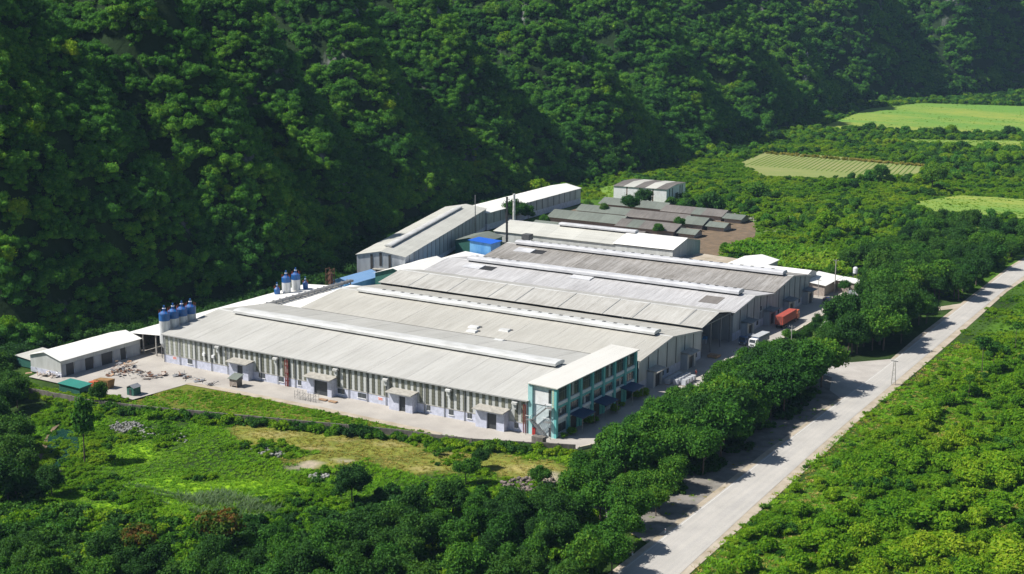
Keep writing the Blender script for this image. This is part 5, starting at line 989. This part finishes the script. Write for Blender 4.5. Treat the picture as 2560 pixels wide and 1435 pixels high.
X, Y = jgrid(-240, 160, 200, 800, 2.9, 19); k = free(X, Y) & (mount(X, Y) < 0) & ~((X > 40) & (X < 100) & (Y < 400)); P_ = flat(X[k], Y[k]); P_ = P_[seen(P_)]; r_ = np.random.default_rng(9)
scatter('valley_undergrowth', 'bright undergrowth between the valley trees', LOW+BUSH[:3]+BUSHD[:1], P_, r_.uniform(.4, 1.25, len(P_)), 4); print('undergrowth', len(P_))
X, Y = jgrid(-180, 160, 200, 800, 2.0, 42); k = np.zeros(X.shape, bool)
for q in PLOTS: k |= in_poly(X, Y, q)
P_ = flat(X[k], Y[k]); P_ = P_[seen(P_)]; scatter('plot_crops', 'leafy crops covering the valley plots', LOW, P_, np.random.default_rng(43).uniform(.35, .75, len(P_)), 34)
X, Y = jgrid(-230, 330, 740, 1050, 4.2, 44); k = in_poly(X, Y, f1) & (fbm(X, Y, 60, 47) > .45); P_ = flat(X[k], Y[k]); P_ = P_[seen(P_)]; scatter('rice_tufts', 'uneven taller growth in the rice field', LOW, P_, np.random.default_rng(45).uniform(.3, .7, len(P_)), 36)
# ---- banana patch
def banana(seed):
    r_ = random.Random(seed); V, Fq = [], []
    for i in range(9):
        a = 6.283*i/9+r_.random(); el = r_.uniform(.5, 1.2); L = r_.uniform(1.6, 2.4); d = Vector((math.cos(a)*math.cos(el), math.sin(a)*math.cos(el), math.sin(el))); s_ = Vector((-math.sin(a), math.cos(a), 0))*.34; b0 = Vector((0, 0, 1.)); m_ = b0+d*L*.55; e = b0+d*L+Vector((math.cos(a), math.sin(a), -1.2))*.35; k = len(V)
        V += [b0-s_*.3, b0+s_*.3, m_+s_, m_-s_, e+s_*.35, e-s_*.35]; Fq += [(k, k+1, k+2, k+3), (k+3, k+2, k+4, k+5)]
    k = len(V); V += [Vector(p) for p in ((-.12, 0, 0), (.12, 0, 0), (.1, 0, 1.2), (-.1, 0, 1.2), (0, -.12, 0), (0, .12, 0), (0, .1, 1.2), (0, -.1, 1.2))]; Fq += [(k, k+1, k+2, k+3), (k+4, k+5, k+6, k+7)]
    return npmesh('banana', [tuple(p) for p in V], Fq, 'leaf_banana')
X, Y = jgrid(-58, 14, 206, 262, 1.9, 20); k = in_poly(X, Y, [g2(*p) for p in ((1745, 628), (1760, 612), (1960, 618), (2110, 650), (2150, 690), (2080, 690), (1930, 680), (1900, 648))]+[]); P_ = flat(X[k], Y[k]); r_ = np.random.default_rng(10)
scatter('banana_patch', 'patch of bright banana plants behind the rearmost hall', [banana(i) for i in range(4)], P_, r_.uniform(.75, 1.35, len(P_)), 5, .05); print('banana', len(P_))
# ---- grass and weeds on the open land before the wall
def tuft(seed, n_, h, wd, mat, spread=.5):
    r_ = np.random.default_rng(seed); a = r_.uniform(0, 6.283, n_); B0 = np.stack([np.cos(a)*r_.random(n_)*spread, np.sin(a)*r_.random(n_)*spread, np.zeros(n_)], -1); d = np.stack([np.cos(a)*r_.uniform(.5, 1.5, n_), np.sin(a)*r_.uniform(.5, 1.5, n_), r_.uniform(.4, .9, n_)], -1)*h*r_.uniform(.6, 1.3, n_)[:, None]; s_ = np.stack([-np.sin(a), np.cos(a), np.zeros(n_)], -1)*wd
    V = np.stack([B0-s_, B0+s_, B0+d*.6+s_*.8, B0+d], 1).reshape(-1, 3); return npmesh('tuft', V, np.arange(n_*4).reshape(-1, 4), mat)
GT = [tuft(i, 34, .42, .10, 'leaf_grass', .7) for i in range(4)]; DT = [tuft(10+i, 26, .28, .08, 'leaf_dry', .7) for i in range(3)]; CT = [tuft(20+i, 16, 1.1, .07, 'leaf_crop', .3) for i in range(2)]
op = [g2(*p) for p in ((60, 1060), (150, 985), (280, 1020), (330, 1030), (700, 1068), (1020, 1098), (1250, 1118), (1440, 1128), (1400, 1240), (1200, 1290), (900, 1330), (500, 1370), (200, 1370), (-30, 1360), (-30, 1180))]
X, Y = jgrid(-150, 40, -120, 0, .85, 21); k = in_poly(X, Y, op); X, Y = X[k], Y[k]; dry = patch(X, Y, DRY+STRAW); bare = patch(X, Y, BARE); P_ = flat(X, Y); r_ = np.random.default_rng(11)
pw = np.array([(.01, .01)]); k = (dry < .4) & (bare < .3) & (r_.random(len(X)) < .8); scatter('meadow_grass', 'lush grass on the open land before the boundary wall', GT, P_[k], r_.uniform(.4, 1.3, k.sum())*(.5+fbm(X[k], Y[k], 12, 61)), 6)
k = (dry >= .3) & (bare < .3) & (r_.random(len(X)) < .6); scatter('dry_grass', 'straw coloured dry grass on the open land before the boundary wall', DT, P_[k], r_.uniform(.4, 1.2, k.sum()), 7)
X, Y = jgrid(-150, 40, -120, 0, 1.9, 22); k = in_poly(X, Y, op); X, Y = X[k], Y[k]; lime = patch(X, Y, LIME); dry = patch(X, Y, DRY); bare = patch(X, Y, BARE+STRAW); k = (fbm(X, Y, 13, 71) > .50+.15*(lime > .5)+.24*(dry > .4)) & (bare < .2); P_ = flat(X[k], Y[k]); r_ = np.random.default_rng(12)
scatter('meadow_weeds', 'leafy weeds and low bushes over the open land', BUSH+BUSHD[:1], P_, r_.uniform(.25, .85, len(P_)), 8); print('weeds', len(P_))
# bushes along the outer foot of the wall and through the bottom wood
wl = [(-112, -39), (-98.2, -36.2), (-61, -25.4), (-32.2, -17.2), (-14.2, -13.6), (7.8, -4.6)]; q = []
for (x1, y1), (x2, y2) in zip(wl[:-1], wl[1:]):
    m_ = int(math.hypot(x2-x1, y2-y1)/.9); t = np.linspace(0, 1, m_); q.append(np.stack([x1+(x2-x1)*t+r_.normal(0, .5, m_)+.6, y1+(y2-y1)*t-1.3-np.abs(r_.normal(0, 1.2, m_))], -1))
q = np.concatenate(q); q = q[fbm(q[:, 0], q[:, 1], 9, 81) > .22]; scatter('wall_foot_bushes', 'low bushes along the outer foot of the boundary wall', BUSH+BUSHD, flat(q[:, 0], q[:, 1]), r_.uniform(.4, 1.25, len(q)), 9)
X, Y = jgrid(-120, 60, -170, -25, 2.6, 23); k = in_poly(X, Y, [g2(*p) for p in ((-60, 1265), (120, 1270), (240, 1300), (420, 1305), (600, 1310), (760, 1290), (860, 1255), (1000, 1235), (1200, 1245), (1400, 1230), (1480, 1300), (1490, 1400), (1440, 1520), (1300, 1640), (-60, 1640))]); P_ = flat(X[k], Y[k]); P_ = P_[seen(P_, 120)]; scatter('bottom_undergrowth', 'undergrowth beneath the wood along the bottom edge', BUSHD+BUSH[:2], P_, r_.uniform(.7, 1.9, len(P_)), 10)
X, Y = jgrid(26, 41, -30, 90, 2.0, 33); k = (X < 39.5) & ~in_poly(X, Y, KEEP[6]) & (fbm(X, Y, 8, 35) > .42); scatter('belt_undergrowth', 'dark undergrowth beneath the roadside trees', BUSHD, flat(X[k], Y[k]), r_.uniform(.5, 1.2, k.sum()), 31)
X, Y = jgrid(55, 120, -80, 140, 1.25, 34); k = in_poly(X, Y, [(59.2, -100), (56.4, -20), (54.4, 25), (53., 150), (125, 150), (125, -100)]); P_ = flat(X[k], Y[k]); P_ = P_[seen(P_)]; scatter('scrub_grass', 'tall grass between the shrubs right of the road', GT+DT, P_, r_.uniform(.6, 1.5, len(P_)), 32)
X, Y = jgrid(-106, 8, -37, -9, .95, 24); k = in_poly(X, Y, [(-104, -37), (-98, -35.4), (-61, -24.6), (-30, -16), (-14, -12.9), (4, -7), (-12, -11.6), (-36, -12.4), (-73, -11.6), (-92, -13), (-104, -20)]); X_, Y_ = X[k], Y[k]; kk = fbm(X_, Y_, 6, 91) > .56; scatter('verge_bushes', 'low leafy bushes on the verge inside the boundary wall', LOW, flat(X_[kk], Y_[kk])[::2], r_.uniform(.25, .6, len(X_[kk][::2])), 30); P_ = flat(X[k], Y[k]); scatter('verge_weeds', 'yellow green creepers on the verge between yard and wall', DT[:2]+GT[:3], P_, r_.uniform(.4, 1.1, len(P_)), 11)
X, Y = jgrid(-140, -100, -44, -26, 1.7, 25); k = in_poly(X, Y, [(-142, -44), (-103, -38), (-103, -33), (-110, -29), (-116, -33), (-142, -37)]); P_ = flat(X[k], Y[k]); scatter('corner_bushes', 'bright bushes around the teal roofed shelter', BUSH, P_, r_.uniform(.35, .9, len(P_)), 12)
for i, pl in enumerate((((440, 1238), (560, 1225), (700, 1262), (690, 1285), (560, 1268), (455, 1258)), ((470, 1268), (560, 1275), (700, 1300), (640, 1310), (500, 1300)))):
    X, Y = jgrid(-100, 30, -110, -30, .8, 26+i); k = in_poly(X, Y, [g2(*p) for p in pl]); scatter('maize_patch', ['grey green maize patch, the farther one', 'grey green maize patch, the nearer one'][i], CT, flat(X[k], Y[k]), r_.uniform(.7, 1.3, k.sum()), 13+i)
ln = []
for (ax_, ay), (bx_, by) in (((300, 1213), (440, 1243)), ((318, 1206), (460, 1238)), ((300, 1232), (420, 1258))):
    a, b_ = np.array(g2(ax_, ay)), np.array(g2(bx_, by)); t = np.linspace(0, 1, 46)[:, None]; ln.append(a+(b_-a)*t+r_.normal(0, .12, (46, 2)))
ln = np.concatenate(ln); scatter('vegetable_rows', 'rows of pale green vegetables in the bright plot', CT[:1]+GT[:1], flat(ln[:, 0], ln[:, 1]), r_.uniform(.5, .9, len(ln)), 16)
a, b_ = np.array(g2(1912, 383)), np.array(g2(2420, 425)); t = np.linspace(0, 1, 150)[:, None]; ln = a+(b_-a)*t+r_.normal(0, 1.4, (150, 2)); scatter('dry_hedge', 'brownish dry hedge along the back of the crop field', [crown('hedge', 240+i, 1.5, 1.8, 0, 5, 200, .5, 'leaf_dry') for i in range(2)], flat(ln[:, 0], ln[:, 1]), r_.uniform(.5, 1.1, 150), 17)
X, Y = jgrid(27, 58, -45, 95, 1.5, 28); k = (((X > 55.4-.02*Y) & (X < 58.6)) | ((X > 40) & (X < 45.2)) | (X < 33)) & (r_.random(len(X)) < .35) & ~in_poly(X, Y, KEEP[6]); scatter('roadside_grass', 'thin grass along the road edges', GT[:2]+DT[:2], flat(X[k], Y[k]), r_.uniform(.4, .9, k.sum()), 18)
# ---- rubble
def stones(name, label, pl, n_, smin, smax, mat, seed, hh=.3):
    r_ = np.random.default_rng(seed); pw = [g2(*p) for p in pl]; xs_, ys_ = zip(*pw); Vs, Fs, k = [], [], 0
    while len(Vs) < n_:
        x, y = r_.uniform(min(xs_), max(xs_)), r_.uniform(min(ys_), max(ys_))
        if not in_poly(np.array([x]), np.array([y]), pw)[0]: continue
        s_ = r_.uniform(smin, smax); Vs.append(np.array([x, y, gz(np.array(x), np.array(y))+s_*.3+r_.random()*hh])+CV*(s_*r_.uniform(.7, 1.2, (len(CV), 1)))*np.array([1, r_.uniform(.6, 1), .7])); Fs.append(CF+k); k += len(CV)
    o = bpy.data.objects.new(name, npmesh(name, np.concatenate(Vs), np.concatenate(Fs), mat)); COL.objects.link(o); tag(o, label, kind='stuff')
stones('stone_rubble', 'scattered pale quarry stones on the grass at left', ((325, 1072), (380, 1068), (480, 1090), (470, 1105), (400, 1095), (330, 1090)), 120, .2, .42, 'rock', 1, .15)
stones('gravel_heap', 'flat grey gravel heap left of the quarry stones', ((265, 1072), (290, 1058), (345, 1058), (360, 1066), (310, 1082)), 120, .25, .45, 'rock', 2, .5)
stones('stone_rubble', 'small patch of grey stones in the weeds', ((625, 1120), (660, 1115), (715, 1132), (700, 1142), (650, 1135)), 70, .2, .5, 'rock', 3)
stones('stone_rubble', 'grey stones below the dry grass', ((770, 1190), (800, 1180), (830, 1188), (790, 1200)), 50, .2, .5, 'rock', 4)
stones('burnt_rubbish', 'dark burnt rubbish heap by the little tree', ((1240, 1212), (1300, 1200), (1390, 1200), (1390, 1228), (1300, 1232)), 150, .2, .55, 'burnt', 5, .6)
stones('rubble_bank', 'pale rubble along the right end of the farm yard', ((1760, 520), (1800, 518), (1900, 545), (1960, 556), (1960, 562), (1850, 550)), 90, .3, .8, 'rock', 6)
for i, (px, py) in enumerate(((1002, 62), (992, 240), (1000, 252), (1195, 248), (70, 345), (90, 352), (2015, 150), (2018, 180), (2012, 205), (1062, 475))):
    d = ray(px, py); t = 250.
    while t < 1700:
        p = CAM+d*t
        if p.z < float(mount(np.array(p.x), np.array(p.y)))+3.5: break
        t += 1.5
    if t < 1700:
        r_ = np.random.default_rng(90+i); s_ = (.9+t/900)*(1.3 if px > 1900 else 1); V = np.array(p)+CV*(s_*r_.uniform(.7, 1.2, (len(CV), 1)))*np.array([.8, .8, 2.2 if px > 1900 else 1.2]); o = bpy.data.objects.new('rock_outcrop', npmesh('rock_outcrop', V, CF, 'rock')); COL.objects.link(o); tag(o, 'pale limestone rock showing through the mountain forest', 'rock', 'limestone outcrops on the mountain')

# ------------------------------------------------------------------ thin bluish air over the valley
hz = B(-1400, 1400, -420, 2100, -4, 300).build('haze', None); m, n, b = newmat('haze'); n.nodes.remove(b); pv = n.nodes.new('ShaderNodeVolumePrincipled')
pv.inputs['Color'].default_value = (.45, .68, 1, 1); pv.inputs['Density'].default_value = .00005; pv.inputs['Anisotropy'].default_value = 0.
n.links.new(pv.outputs[0], n.nodes['Material Output'].inputs['Volume']); hz.data.materials.append(m); tag(hz, 'thin bluish haze filling the valley air', kind='stuff')
